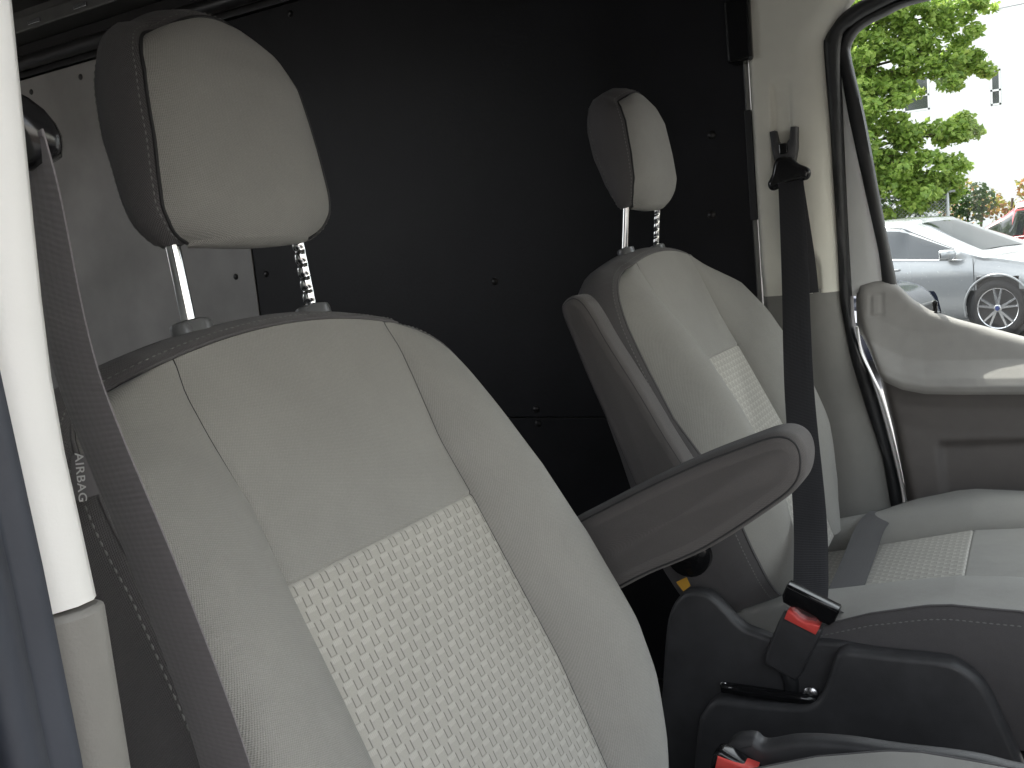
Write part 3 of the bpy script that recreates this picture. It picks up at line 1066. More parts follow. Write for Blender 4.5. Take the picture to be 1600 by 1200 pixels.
    hr = [(.048, .2400), (.068, .2340), (.0835, .2200), (.0925, .198), (.0975, .170), (.1005, .142), (.1040, .114), (.1055, .09), (.101, .078), (.092, .0685), (.078, .0630)]
    S = crom(hr, 200)
    ho = [(.246, .052), (.236, .060), (.22, .068), (.195, .071), (.14, .064), (.10, .056), (.08, .050), (.068, .042), (.056, .030)]
    vr = np.linspace(0.2400, 0.0630, 48)
    nc_ = 34
    vs, uv, eL, eR = [], [], [], []
    ss = np.sin(np.linspace(-1, 1, nc_) * math.pi / 2)

    def hpt(s, vo):
        hw = np.interp(-vo, -S[:, 1], S[:, 0])
        bw = .010 * np.clip((vo - .185) / .051, 0, 1) ** 2 - .006 * np.clip((.086 - vo) / .026, 0, 1) ** 2
        o = itp(vo, ho) + .008 * (1 - s * s) - .012 * abs(s) ** 5
        return (s * hw, o, vo + bw * (1 - s * s))
    for vo in vr:
        for s in ss:
            p = hpt(s, vo)
            vs.append(p)
            uv.append((p[0], p[2]))
        eL.append(hpt(-1, vo))
        eR.append(hpt(1, vo))
    hd = mesh('headrest', [tw(*p) for p in vs], grid_faces(len(vr), nc_, flip=True), 'grey_cloth', seat, uv=uv)
    topr = [hpt(s, .2400) for s in np.linspace(-1, 1, 22)]
    loop = eL[::-1] + topr[1:-1] + eR
    rings = [(0, .0005), (.05, .004), (.18, .0085), (.4, .011), (.62, .008), (.8, 0), (.93, -.011), (1, -.026)]
    hback = lambda v: np.interp(v, [.055, .07, .11, .165, .21, .25], [.008, -.004, -.017, -.024, -.022, -.014])
    hb, hvs, hnr, HL = band('side_cover', loop, rings, hback, 'dark_cloth', hd, tw, cap=True, lift=.016, taper=.045)
    # underside in the light cloth
    bot = [hpt(s, .0630) for s in np.linspace(-1, 1, 22)]
    urow, uuv = [], []
    for fr, dz in ((0, 0), (.08, -.002), (.25, -.004), (.5, -.0045), (.75, -.002), (1, .008)):
        for p in bot:
            x = p[0] * (1 - .26 * fr ** 2.2)
            o = p[1] + (.012 - p[1]) * fr
            urow.append((x, o, p[2] + dz * (1 - (p[0] / .092) ** 4 * .6)))
            uuv.append((x, o))
    mesh('underside', [tw(*p) for p in urow], grid_faces(6, 22, flip=True), 'grey_cloth', hd, uv=uuv)
    tube('seam', [tw(p[0] + hnr[i, 0] * .001, p[1] - .0005, p[2] + hnr[i, 1] * .001) for i, p in enumerate(HL)], 0.0016, 'dark_thread', hb, seg=6)
    k = len(HL)
    r2 = [np.array(tw(*hvs[2 * k + i])) * .15 + np.array(tw(*hvs[1 * k + i])) * .85 for i in range(k)]
    nn = np.array([unit(BN * .6 + np.array([hnr[i, 0], 0, 0]) + BUP * hnr[i, 1]) for i in range(k)])
    v, f = dashes(np.array(r2) + nn * .0006, nn, .0036, .0024, .00055, .0006)
    st = mesh('stitching', v, f, 'dark_thread' if False else 'thread', hb)
    st['kind'] = 'stuff'
    r3 = [np.array(tw(*hvs[5 * k + i])) for i in range(k)]
    v, f = dashes(np.array(r3), nn, .004, .003, .0005, .0009)
    st = mesh('stitching', v, f, 'thread', hb)
    st['kind'] = 'stuff'
    for sx in (-1, 1):
        path_v = np.linspace(-.03, .075, 90)
        seg = 16
        pv = []
        for vv in path_v:
            for j in range(seg):
                a = 2 * math.pi * j / seg
                r = .0060
                if sx == 1 and -0.0 < vv < .058:
                    ph = ((vv + .002) % .0125) / .0125
                    notch = max(0, 1 - abs(ph - .5) / .28)
                    r -= .0024 * notch * max(0, math.cos(a - math.pi)) ** 0.7
                pv.append(twb(sx * .075 + r * math.cos(a), r * math.sin(a) + .003 + .18 * max(0, vv) + hoff * max(0, vv) / .10, vv))
        mesh('headrest_post', pv, grid_faces(len(path_v), seg, wrap=True), 'chrome', seat, sharp=45)
        # collar
        prof = [(1.05, -.006), (1.05, .001), (1.0, .0035), (.86, .0048), (.45, .005)]
        cvv = []
        for r, h in prof:
            for j in range(28):
                a = 2 * math.pi * j / 28
                cvv.append(twb(sx * .075 + .0185 * r * math.cos(a), .004 + .0135 * r * math.sin(a), .001 + h + (-.004 if sx else 0)))
        fsx = grid_faces(len(prof), 28, wrap=True) + [tuple(4 * 28 + j for j in range(28))]
        fixn(mesh('post_collar', cvv, fsx, 'collar_plastic', seat, sharp=40))
    # ---- inboard plastic base cover
    return seat


pass_seat = make_seat('passenger_seat', 0.0, 1.0, 1, 'large grey cloth passenger seat nearest the camera, with its armrest down', 0.026)
driver_seat = make_seat('driver_seat', 0.95, 1.025, -1, 'grey cloth driver seat farther from the camera, with its armrest folded up', 0.010, 0.024)


def yz(x, a, b):
    return (x, a, b)


# armrests
PARM = [(-0.10, 0.668), (-0.12, 0.712), (-0.178, 0.746), (-0.281, 0.797), (-0.350, 0.825), (-0.385, 0.836), (-0.405, 0.828), (-0.4105, 0.806), (-0.402, 0.781), (-0.372, 0.755), (-0.303, 0.708), (-0.236, 0.675), (-0.17, 0.640), (-0.12, 0.635)]
arm = puff('armrest', PARM, 0.288, 0.352, 0.016, 'arm_cloth', pass_seat, seg=5, n=90, crown=0.002)


def rim_seam(outline, x, ins, parent, r=0.0011, n=110):
    P = crom(outline, n, closed=True)
    nrm = poly_normals(P)
    Q = P - nrm * ins
    tube('seam', [(x, a, b) for a, b in Q], r, 'dark_thread', parent, seg=5, closed=True)


rim_seam(PARM, 0.2925, 0.0048, arm)
DARM = [(-0.004, 0.945), (-0.010, 0.961), (-0.027, 0.968), (-0.043, 0.959), (-0.059, 0.934), (-0.077, 0.899), (-0.119, 0.826), (-0.151, 0.766), (-0.185, 0.705), (-0.202, 0.655), (-0.185, 0.622), (-0.150, 0.615), (-0.120, 0.640), (-0.097, 0.688), (-0.076, 0.745), (-0.038, 0.844), (-0.017, 0.905)]
arm2 = puff('armrest', DARM, 0.604, 0.658, 0.014, 'arm_cloth', driver_seat, seg=5, n=90, crown=0.002)
rim_seam(DARM, 0.6085, 0.0048, arm2)
lathe('armrest_pivot', [(0.034, 0.0), (0.034, 0.016), (0.028, 0.021), (0.012, 0.023)], (-1, 0, 0), (0.675, -0.152, 0.572), 'gloss_black', driver_seat, seg=28)
lathe('pivot_cap', [(0.012, 0.0), (0.012, 0.006), (0.008, 0.009)], (-1, 0, 0), (0.652, -0.160, 0.575), 'gloss_black', driver_seat, seg=20)
mesh('cushion_tag', [(0.640, -0.138, 0.536), (0.640, -0.155, 0.545), (0.646, -0.158, 0.530), (0.646, -0.146, 0.520)], [(0, 1, 2, 3)], 'yellow_tag', driver_seat, smooth=False)

# inboard plastic covers of the seat bases
CB = [(-0.085, 0.20), (-0.100, 0.36), (-0.112, 0.447), (-0.122, 0.485), (-0.140, 0.512), (-0.160, 0.521), (-0.183, 0.519), (-0.203, 0.503), (-0.228, 0.477), (-0.250, 0.468), (-0.291, 0.460), (-0.353, 0.468), (-0.42, 0.466), (-0.48, 0.46), (-0.52, 0.42), (-0.55, 0.30), (-0.56, 0.18), (-0.32, 0.16)]
puff('base_cover', CB, 0.645, 0.672, 0.008, 'black_plastic', driver_seat, seg=3, n=120)
CF = [(-0.150, 0.20), (-0.160, 0.315), (-0.171, 0.345), (-0.185, 0.364), (-0.202, 0.372), (-0.26, 0.374), (-0.315, 0.380), (-0.338, 0.394), (-0.352, 0.425), (-0.362, 0.456), (-0.372, 0.467), (-0.39, 0.470), (-0.439, 0.470), (-0.490, 0.471), (-0.515, 0.466), (-0.543, 0.442), (-0.564, 0.394), (-0.584, 0.340), (-0.605, 0.26), (-0.62, 0.16), (-0.40, 0.14), (-0.2, 0.15)]
puff('base_cover', CF, 0.618, 0.650, 0.010, 'black_plastic', driver_seat, seg=4, n=160)
PC = [(-0.20, 0.16), (-0.26, 0.36), (-0.281, 0.425), (-0.294, 0.460), (-0.306, 0.478), (-0.328, 0.484), (-0.341, 0.478), (-0.377, 0.490), (-0.424, 0.496), (-0.474, 0.497), (-0.568, 0.498), (-0.62, 0.47), (-0.65, 0.30), (-0.66, 0.15), (-0.42, 0.13)]
puff('base_cover', PC, 0.330, 0.356, 0.008, 'black_plastic', pass_seat, seg=3, n=120)
# raised lower lip of the passenger cover and pedestal boxes
box('pedestal', (0.95, -0.38, 0.15), (0.48, 0.46, 0.30), 'black_plastic', driver_seat, bev=0.02)
box('pedestal', (0.0, -0.38, 0.14), (0.48, 0.46, 0.28), 'black_plastic', pass_seat, bev=0.02)
# hinge tube and bracket seen inside the cover recess
tube('hinge_bar', [(0.632, y, 0.385) for y in np.linspace(-0.20, -0.335, 6)], 0.008, 'gloss_black', driver_seat, seg=12)
lathe('bolt', [(0.010, 0), (0.010, 0.006), (0.006, 0.009)], (-1, 0, 0), (0.640, -0.325, 0.392), 'steel', driver_seat, seg=16)
lathe('bolt', [(0.006, 0), (0.006, 0.004), (0.003, 0.006)], (-1, 0, 0), (0.634, -0.203, 0.388), 'steel', driver_seat, seg=12)

# airbag tag on the outboard side of the passenger backrest
TG = [np.array(p) for p in ((-0.2730, -0.1105, 0.9390), (-0.2680, -0.1280, 0.9400), (-0.2680, -0.1255, 0.9150), (-0.2730, -0.1075, 0.9110))]


def tag_pt(a, b):
    return (TG[0] * (1 - a) + TG[1] * a) * (1 - b) + (TG[3] * (1 - a) + TG[2] * a) * b


vs, fs = [], []
for k_ in (0, 1):
    for r in range(9):
        for c in range(9):
            p = tag_pt(c / 8, r / 8).copy()
            p[0] += -.0012 * math.sin(c / 8 * 3.0) + .0008 * k_ - .001 * math.sin(r / 8 * 2.2)
            vs.append(p)
fs = grid_faces(9, 9) + grid_faces(9, 9, off=81, flip=True)
tagp = mesh('airbag_tag', vs, fs, 'tag_cloth', pass_seat)
fc = bpy.data.curves.new('tag_text', 'FONT')
fc.body = 'AIRBAG'
fc.size = 0.0082
fc.space_character = 1.08
fc.align_x = 'CENTER'
fc.align_y = 'CENTER'
fc.offset = 0.00012
fo = bpy.data.objects.new('tag_text', fc)
COL.objects.link(fo)
dg = bpy.context.evaluated_depsgraph_get()
dg.update()
me = bpy.data.meshes.new_from_object(fo.evaluated_get(dg))
bpy.data.objects.remove(fo)
co = np.empty(len(me.vertices) * 3)
me.vertices.foreach_get('co', co)
co = co.reshape(-1, 3)
down = unit(TG[3] - TG[0])
acr = unit(TG[1] - TG[0])
nrm_ = unit(np.cross(acr, down))
if nrm_[0] > 0:
    nrm_ = -nrm_
cen = tag_pt(.42, .5) + nrm_ * .0034
new = np.array([cen + down * p[0] + acr * p[1] * 1.0 for p in co])
# reading direction runs down the tag; letter tops point forward
me.vertices.foreach_set('co', new.ravel())
me.materials.clear()
me.materials.append(MATS['tag_print'])
me.update()
txt = bpy.data.objects.new('lettering', me)
COL.objects.link(txt)
txt.parent = tagp
txt.matrix_parent_inverse = tagp.matrix_world.inverted()

# ------------------------------------------------------------------ seat belts
db = empty('seat_belt', (0.66, -0.32, 0.40))
tagit(db, 'black buckled seat belt of the driver seat, hanging from the cream pillar', 'seat belt')
ADJ = [(-0.158, 1.226), (-0.168, 1.2275), (-0.1715, 1.207), (-0.176, 1.201), (-0.190, 1.201), (-0.1955, 1.208), (-0.1985, 1.230), (-0.2105, 1.229), (-0.2085, 1.19), (-0.202, 1.162), (-0.166, 1.160), (-0.161, 1.19)]
adj = puff('height_adjuster', ADJ, 1.281, 1.312, 0.004, 'black_plastic', db, seg=2, smoothpts=False)
box('release_button', (1.281, -0.1835, 1.190), (0.006, 0.016, 0.020), 'gloss_black', adj, bev=0.002)
RING = [(-0.172, 1.172), (-0.199, 1.171), (-0.214, 1.157), (-0.231, 1.147), (-0.235, 1.136), (-0.228, 1.125), (-0.205, 1.124), (-0.182, 1.119), (-0.166, 1.112), (-0.156, 1.115), (-0.153, 1.127), (-0.161, 1.142)]
puff('belt_guide', RING, 1.262, 1.280, 0.008, 'gloss_black', db, seg=4, n=80)


def path(pts, n):
    return crom(pts, n)


sp_ = path([(1.266, -0.196, 1.128), (1.255, -0.200, 1.110), (1.12, -0.228, 0.945), (0.95, -0.262, 0.768), (0.78, -0.305, 0.615), (0.690, -0.322, 0.548), (0.655, -0.326, 0.520)], 60)
wd_ = [unit(np.array([0.10, -1.0, 0.05 - 0.35 * (i / 59) ** 4])) for i in range(60)]
ribbon('shoulder_strap', sp_, 0.0475, wd_, 'belt_web', db)
ribbon('retractor_strap', path([(1.279, -0.193, 1.135), (1.287, -0.200, 1.05), (1.2945, -0.206, 0.97), (1.297, -0.209, 0.905)], 20), 0.0475, [(0.12, -1, 0)] * 20, 'belt_web', db)
lp_ = path([(0.668, -0.338, 0.512), (0.70, -0.345, 0.494), (0.78, -0.345, 0.478), (0.95, -0.346, 0.492), (1.08, -0.345, 0.500), (1.19, -0.352, 0.492), (1.245, -0.345, 0.455), (1.262, -0.335, 0.40)], 60)
ribbon('lap_strap', lp_, 0.0475, [unit(np.array([0.0, -1.0, -0.30 + 0.2 * math.sin(i / 59 * 3.1)])) for i in range(60)], 'belt_web', db)
# tongue, buckle
BA = unit(np.array([0, -0.913, -0.408]))      # across
BU = unit(np.array([0, -0.408, 0.913]))       # up
BO = np.array([0.640, -0.330, 0.5215])


def bf(x, a, b):
    return BO + np.array([x, 0, 0]) + BA * a + BU * b


TON = [(-0.0375, 0.013), (-0.0355, 0.0155), (0.0355, 0.0155), (0.0375, 0.013), (0.0375, -0.004), (0.033, -0.0125), (0.020, -0.0135), (0.013, -0.010), (-0.013, -0.010), (-0.020, -0.0135), (-0.033, -0.0125), (-0.0375, -0.004)]
ton = puff('belt_tongue', TON, -0.010, 0.012, 0.003, 'gloss_black', db, seg=3, smoothpts=False, frame=bf)
mesh('tongue_edge', [bf(-.0105, -.0355, .0125), bf(-.0105, .0355, .0125), bf(-.0105, .0355, .0112), bf(-.0105, -.0355, .0112)], [(0, 1, 2, 3)], 'steel', ton, smooth=False)
puff('latch_plate', [(-0.019, -0.008), (0.019, -0.008), (0.012, -0.030), (-0.012, -0.030)], -0.0015, 0.0015, 0.0008, 'steel', ton, seg=1, smoothpts=False, frame=bf)
bk = puff('belt_buckle', [(-0.0275, -0.024), (0.0275, -0.024), (0.0285, -0.045), (0.027, -0.100), (0.022, -0.112), (-0.022, -0.112), (-0.027, -0.100), (-0.0285, -0.045)], -0.010, 0.014, 0.005, 'black_plastic', db, seg=3, smoothpts=False, frame=bf)
puff('release_button', [(-0.0225, -0.0185), (-0.012, -0.0195), (-0.006, -0.0225), (0.006, -0.0225), (0.012, -0.0195), (0.0225, -0.0185), (0.0235, -0.0225), (0.0225, -0.0335), (-0.0225, -0.0335), (-0.0235, -0.0225)], -0.0120, 0.011, 0.0025, 'red_plastic', bk, seg=3, smoothpts=False, frame=bf)
tube('buckle_stalk', path([bf(0.003, 0.004, -0.108), (0.643, -0.297, 0.40), (0.650, -0.292, 0.36)], 10), 0.011, 'rubber', bk, seg=10)
# passenger buckle at the lower edge
pb = empty('belt_buckle', (0.318, -0.31, 0.39))
tagit(pb, 'red-topped passenger belt buckle at the bottom edge beside the near cushion', 'belt buckle')
PO = np.array([0.316, -0.316, 0.462])
PA = unit(np.array([0.25, -0.93, -0.30]))
PU = unit(np.array([0.05, -0.25, 0.95]))


def pf(x, a, b):
    return PO + np.array([x, 0, 0]) + PA * a + PU * b


puff('buckle_body', [(-0.027, 0.004), (-0.024, 0.010), (-0.018, 0.012), (0.018, 0.002), (0.027, -0.002), (0.027, -0.08), (-0.027, -0.08)], -0.010, 0.013, 0.004, 'gloss_black', pb, seg=3, smoothpts=False, frame=pf)
puff('release_button', [(-0.021, 0.007), (0.021, 0.004), (0.021, -0.010), (-0.021, -0.009)], -0.0125, 0.009, 0.003, 'red_plastic', pb, seg=3, smoothpts=False, frame=pf)
# passenger belt, hanging in front of the outboard bolster
nb_ = empty('seat_belt', (-0.29, -0.23, 0.30))
tagit(nb_, 'dark webbing belt hanging along the near seat beside the door pillar', 'seat belt')
bp_ = path([(-0.364, -0.243, 1.098), (-0.361, -0.241, 1.080), (-0.340, -0.2195, 0.995), (-0.320, -0.2305, 0.885), (-0.300, -0.2340, 0.778), (-0.288, -0.233, 0.66), (-0.285, -0.233, 0.50)], 60)
ribbon('strap', bp_, 0.0475, [unit(np.array([-.10 - .22 * max(0, 1 - i / 44), -1.0, 0])) for i in range(60)], 'belt_web_pale', nb_, cup=-0.001)
tube('strap_guide', path([(-0.388, -0.224, 1.115), (-0.380, -0.236, 1.112), (-0.368, -0.250, 1.101), (-0.3625, -0.2545, 1.086)], 14), [.008, .009, .010, .011, .0115, .012, .012, .012, .012, .0118, .0115, .011, .0095, .007], 'gloss_black', nb_, seg=14)
lathe('anchor_bolt_cover', [(0.022, 0), (0.022, 0.012), (0.016, 0.018), (0.006, 0.02)], (1, 0, 0), (-0.396, -0.215, 1.118), 'gloss_black', nb_, seg=24)
box('anchor_plate', (-0.400, -0.215, 1.118), (0.010, 0.05, 0.09), 'gloss_black', nb_, bev=0.004)

# ------------------------------------------------------------------ outside the driver window
simple('car_silver', (0.30, 0.31, 0.32), 0.25, metal=0.35, noise=0.02, coat=0.8)
simple('car_red', (0.33, 0.022, 0.04), 0.25, noise=0.03, coat=0.8)
simple('car_navy', (0.010, 0.013, 0.024), 0.22, noise=0.05, coat=0.2)
simple('car_glass', (0.012, 0.016, 0.020), 0.04, spec=1.0, noise=0.05)
simple('car_trim', (0.02, 0.02, 0.021), 0.4)
simple('tyre', (0.022, 0.022, 0.023), 0.85, bump=0.3)
simple('alloy', (0.62, 0.63, 0.65), 0.22, metal=0.9)
simple('brake', (0.16, 0.16, 0.16), 0.4, metal=0.8)
simple('lamp_lens', (0.75, 0.77, 0.8), 0.08, spec=1.0, coat=1.0)
simple('badge_blue', (0.02, 0.04, 0.16), 0.25)
simple('bark', (0.09, 0.065, 0.045), 0.9, noise=0.3, bump=0.6, bscale=60)
simple('white_siding', (0.80, 0.80, 0.78), 0.7, noise=0.02)
simple('window_dark', (0.03, 0.035, 0.04), 0.10, spec=0.8)
simple('galvanised', (0.38, 0.39, 0.39), 0.45, metal=0.6)
simple('wire_black', (0.05, 0.05, 0.05), 0.6)
leafmat('leaf_green', [(0.13, 0.23, 0.045), (0.23, 0.36, 0.06), (0.33, 0.46, 0.09), (0.43, 0.53, 0.13)])
leafmat('leaf_autumn', [(0.10, 0.16, 0.03), (0.22, 0.22, 0.04), (0.30, 0.16, 0.05), (0.26, 0.10, 0.06)])
leafmat('leaf_dark', [(0.02, 0.045, 0.014), (0.035, 0.07, 0.02), (0.05, 0.09, 0.025)])


def make_car(name, label, loc, heading, paint, L=4.75, H=1.46, Wd=1.84, suv=False, group='cars parked beyond the driver window'):
    """x forward, y left, z up; heading: angle of the nose about z"""
    car = empty(name, loc)
    car.rotation_euler = (0, 0, heading)
    car.matrix_world = Matrix.Translation(loc) @ Matrix.Rotation(heading, 4, 'Z')
    tagit(car, label, 'car', group)
    car['_local'] = 1
    xf = L / 2
    fx, rx = xf - 0.92, -xf + 0.98            # axles
    hood = 0.92 if not suv else 1.08
    belt = 0.95 if not suv else 1.12
    X = np.linspace(-xf, xf, 190)
    # silhouette of the centre line and belt line
    top = [(-xf, 0.62), (-xf + .04, .92 if not suv else 1.05), (-xf + .10, 1.02 if not suv else 1.25), (-xf + (.55 if not suv else .35), 1.08 if not suv else 1.50),
           (-xf + (1.35 if not suv else .75), H - .06), (-xf + 2.0, H), (-xf + 2.5, H - .01), (xf - 2.05, H - .09), (xf - 1.22, hood + .06), (xf - .9, hood), (xf - .3, hood - .13), (xf - .08, hood - .24), (xf, hood - .42)]
    tz = lambda x: np.interp(x, [a for a, b in top], [b for a, b in top])
    tops = crom(top, 200)
    tz = lambda x: np.interp(x, tops[:, 0], tops[:, 1])
    bz = lambda x: min(tz(x) - .01, np.interp(x, [-xf, -xf + .5, 0, xf - 1.2, xf - .3, xf], [.86, belt + .02, belt, belt - .05, hood - .20, hood - .45]))
    hw = lambda x: Wd / 2 * (1 - .32 * np.clip((abs(x) - (xf - .55)) / .55, 0, 1) ** 2.6 - .02 * np.clip((abs(x) - .8) / 1.4, 0, 1))
    prof = lambda x: []
    vs, nprof = [], 0
    for x in X:
        w, b_, t_ = hw(x), bz(x), tz(x)
        gh = max(0.0, t_ - b_)
        k = np.clip(gh / 0.45, 0, 1)
        wt = w * (1 - .30 * k)
        half = [(w * .90, .20), (w * .965, .26), (w * .985, .40), (w * .995, .55), (w, .70), (w * .99, b_ - .06), (w * .955, b_),
                (w * .955 + (wt - w * .955) * .35, b_ + gh * .36), (w * .955 + (wt - w * .955) * .72, b_ + gh * .74), (wt * .96, b_ + gh * .91), (wt * .82, b_ + gh * .975), (wt * .45, t_ - .002), (0, t_ + .004)]
        half = [(a, min(c, t_ + .004)) for a, c in half]
        ring = [(-a, c) for a, c in half] + [(a, c) for a, c in half[::-1][1:]]
        nprof = len(ring)
        for y, z in ring:
            vs.append((x, y, z))
    fs = grid_faces(len(X), nprof)
    fs += [tuple(range(nprof)), tuple((len(X) - 1) * nprof + j for j in range(nprof))[::-1]]
    # leave out the faces over the wheels (round arch openings)
    keep = []
    for q in fs:
        c = np.mean([vs[i] for i in q], 0)
        if len(q) == 4 and abs(c[1]) > .6 and any(math.hypot(c[0] - ax, c[2] - .34) < .375 for ax in (fx, rx)):
            continue
        keep.append(q)
    fixn(mesh('body', vs, keep, paint, car, sharp=48))
    V = np.array(vs).reshape(len(X), nprof, 3)

    def on_side(x, hfrac, sgn, lift=.006):
        """point on the greenhouse side"""
        w, b_, t_ = hw(x), bz(x), tz(x)
        gh = max(0.0, t_ - b_)
        k = np.clip(gh / 0.45, 0, 1)
        wt = w * (1 - .30 * k)
        a = np.interp(hfrac, [0, .36, .74, .91], [w * .955, w * .955 + (wt - w * .955) * .35, w * .955 + (wt - w * .955) * .72, wt * .96])
        return (x, sgn * (a + lift), b_ + gh * hfrac)
    # side glass, windscreen
    rear0, front0 = -xf + (1.15 if not suv else .6), xf - 1.45
    mid = (rear0 + front0) / 2 + .1
    for sgn in (-1, 1):
        for a, b in ((rear0, mid - .05), (mid + .04, front0)):
            g = []
            xs = np.linspace(a, b, 16)
            for x in xs:
                lim = np.clip((tz(x) - bz(x)) / (H - belt), 0.25, 1)
                for h in np.linspace(.07, .80, 7):
                    g.append(on_side(x, h, sgn))
            fixn(mesh('side_window', g, grid_faces(16, 7), 'car_glass', car))
        tube('window_trim', [on_side(x, .02, sgn, .004) for x in np.linspace(rear0 - .1, front0 + .12, 30)], .009, 'alloy', car, seg=6)
        # mirror, handles, door joint
        m = on_side(front0 - .02, .05, sgn, .10)
        puff('mirror', [(-.05, -.055), (.05, -.055), (.085, 0), (.06, .055), (-.055, .06), (-.06, 0)], -.09, .09, .04, paint, car, seg=4, n=36,
             frame=lambda a, b, c, m=m: (m[0] + b, m[1] + a, m[2] + .06 + c))
        for hx in (mid + .22, rear0 + .12):
            tube('door_handle', [(hx + d, sgn * (hw(hx) * .99 + .022 - .02 * (abs(d) / .10) ** 4), belt - .12) for d in np.linspace(-.1, .1, 9)], .012, paint, car, seg=8)
        for jx in (front0 + .25, mid):
            tube('door_gap', [(jx + .02 * math.sin(3 * z), sgn * (hw(jx) * np.interp(z, [.25, .4, .55, .7, belt - .06], [.965, .985, .995, 1.0, .99]) + .001), z) for z in np.linspace(.28, belt - .03, 14)], .004, 'car_trim', car, seg=5)
        # head lamp
        hp = []
        for i in range(10):
            for j in range(5):
                x = xf - .52 + .42 * i / 9
                zz = bz(x) - .05 - .13 * j / 4 * (1 - .35 * i / 9)
                hp.append((x, sgn * (hw(x) * .995 + .008), zz))
        fixn(mesh('headlight', hp, grid_faces(10, 5), 'lamp_lens', car))
    ws = []
    for i in range(12):
        x = xf - 1.27 - (.80) * i / 11
        for y in np.linspace(-1, 1, 15):
            w = hw(x)
            gh = tz(x) - bz(x)
            k = np.clip(gh / .45, 0, 1)
            wt = w * (1 - .30 * k) * .86
            ws.append((x, y * wt, tz(x) + .006 - .035 * abs(y) ** 3 + .004))
    fixn(mesh('windscreen', ws, grid_faces(12, 15), 'car_glass', car))
    box('grille', (xf - .01, 0, .52), (.05, .9, .22), 'car_trim', car, bev=.02)
    # wheels
    for ax in (fx, rx):
        for sgn in (-1, 1):
            w = empty('wheel', (0, 0, 0))
            w.parent = car
            w.location = (ax, sgn * (Wd / 2 - .105), .335)
            w['_local'] = 1
            ty = [(.235, .10), (.262, .108), (.30, .104), (.325, .085), (.335, .05), (.335, -.05), (.325, -.085), (.30, -.104), (.235, -.10), (.235, .10)]
            vv, ff = [], []
            for r, h in ty:
                for j in range(40):
                    a = 2 * math.pi * j / 40
                    vv.append((r * math.cos(a), sgn * h, r * math.sin(a)))
            fixn(mesh('tyre', vv, grid_faces(len(ty), 40, wrap=True), 'tyre', w))
            parts = [lathe_geo([(.236, .075), (.246, .096), (.240, .100), (.226, .092), (.220, .06), (.215, .0)], (0, sgn, 0), (0, 0, 0), 40)]
            parts[0] = (parts[0][0], [q for q in parts[0][1] if len(q) == 4])
            for j in range(5):
                for dd in (-.17, .17):
                    a0 = 2 * math.pi * j / 5 + math.pi / 2 + dd * .35
                    a1 = 2 * math.pi * j / 5 + math.pi / 2 + dd * 1.15
                    p0 = np.array([.035 * math.cos(a0), sgn * .088, .035 * math.sin(a0)])
                    p1 = np.array([.228 * math.cos(a1), sgn * .090, .228 * math.sin(a1)])
                    t = unit(p1 - p0)
                    q = np.array([-t[2], 0, t[0]])
                    yv = np.array([0, sgn * .012, 0])
                    b0, b1 = .020, .017
                    pts = [p0 + q * b0 - yv * 2, p0 - q * b0 - yv * 2, p0 - q * b0 * .7 + yv, p0 + q * b0 * .7 + yv, p1 + q * b1 - yv * 2, p1 - q * b1 - yv * 2, p1 - q * b1 * .6 + yv * .6, p1 + q * b1 * .6 + yv * .6]
                    parts.append((pts, [(0, 1, 2, 3), (4, 7, 6, 5), (0, 4, 5, 1), (1, 5, 6, 2), (2, 6, 7, 3), (3, 7, 4, 0)]))
            parts.append(lathe_geo([(.045, .05), (.045, .095), (.034, .104)], (0, sgn, 0), (0, 0, 0), 24))
            v_, f_ = join(parts)
            fixn(mesh('rim', v_, f_, 'alloy', w, sharp=35))
            lathe('hub_cap', [(.026, .100), (.026, .106), (.018, .108)], (0, sgn, 0), (0, 0, 0), 'badge_blue', w, seg=20)
            lathe('brake_disc', [(.15, .02), (.15, .035)], (0, sgn, 0), (0, 0, 0), 'brake', w, seg=32)
            lathe('wheel_well', [(.372, -.06), (.372, .075), (.365, .075)], (0, sgn, 0), (0, 0, 0), 'car_trim', w, seg=36)
            lip = [(math.cos(a) * .385, sgn * .098, math.sin(a) * .385 + .005) for a in np.linspace(-.3, math.pi + .3, 40)]
            tube('arch_lip', lip, .014, paint, w, seg=8)
    for o in car.children_recursive:
        pass
    return car


def heading_of(dx, dy):
    return math.atan2(dy, dx)


# nose direction of the silver car: along -y, turned towards the van
th = math.radians(24)
fwd = Vector((-math.sin(th), -math.cos(th), 0))
right_of = Vector((-fwd.y, fwd.x, 0))       # left side of the car
# its front wheel on the van's side stands at (11.5, -0.22)
wheel_w = Vector((11.53, -0.22, GROUND_Z))
fx_l = 4.75 / 2 - .92
side_sgn = 1 if right_of.x < 0 else -1
loc = wheel_w - fwd * fx_l - right_of * (side_sgn * (1.84 / 2 - .06))
make_car('parked_car', 'silver sedan with spoked alloy wheel, seen through the driver window', tuple(loc), heading_of(fwd.x, fwd.y), 'car_silver')
th2 = math.radians(12)
f2 = Vector((-math.sin(th2), -math.cos(th2), 0))
make_car('parked_car', 'dark blue car whose front corner shows low at left of the driver window', tuple(Vector((9.05, 0.36, GROUND_Z)) - f2 * 2.25), heading_of(f2.x, f2.y), 'car_navy', L=4.5, H=1.45, Wd=1.78)
th3 = math.radians(-155)
f3 = Vector((-math.sin(th3), -math.cos(th3), 0))
make_car('parked_car', 'dark red car parked behind the silver sedan, only its roof showing', (19.0, -0.75, GROUND_Z), heading_of(f3.x, f3.y), 'car_red', L=4.6, H=1.60, Wd=1.84)


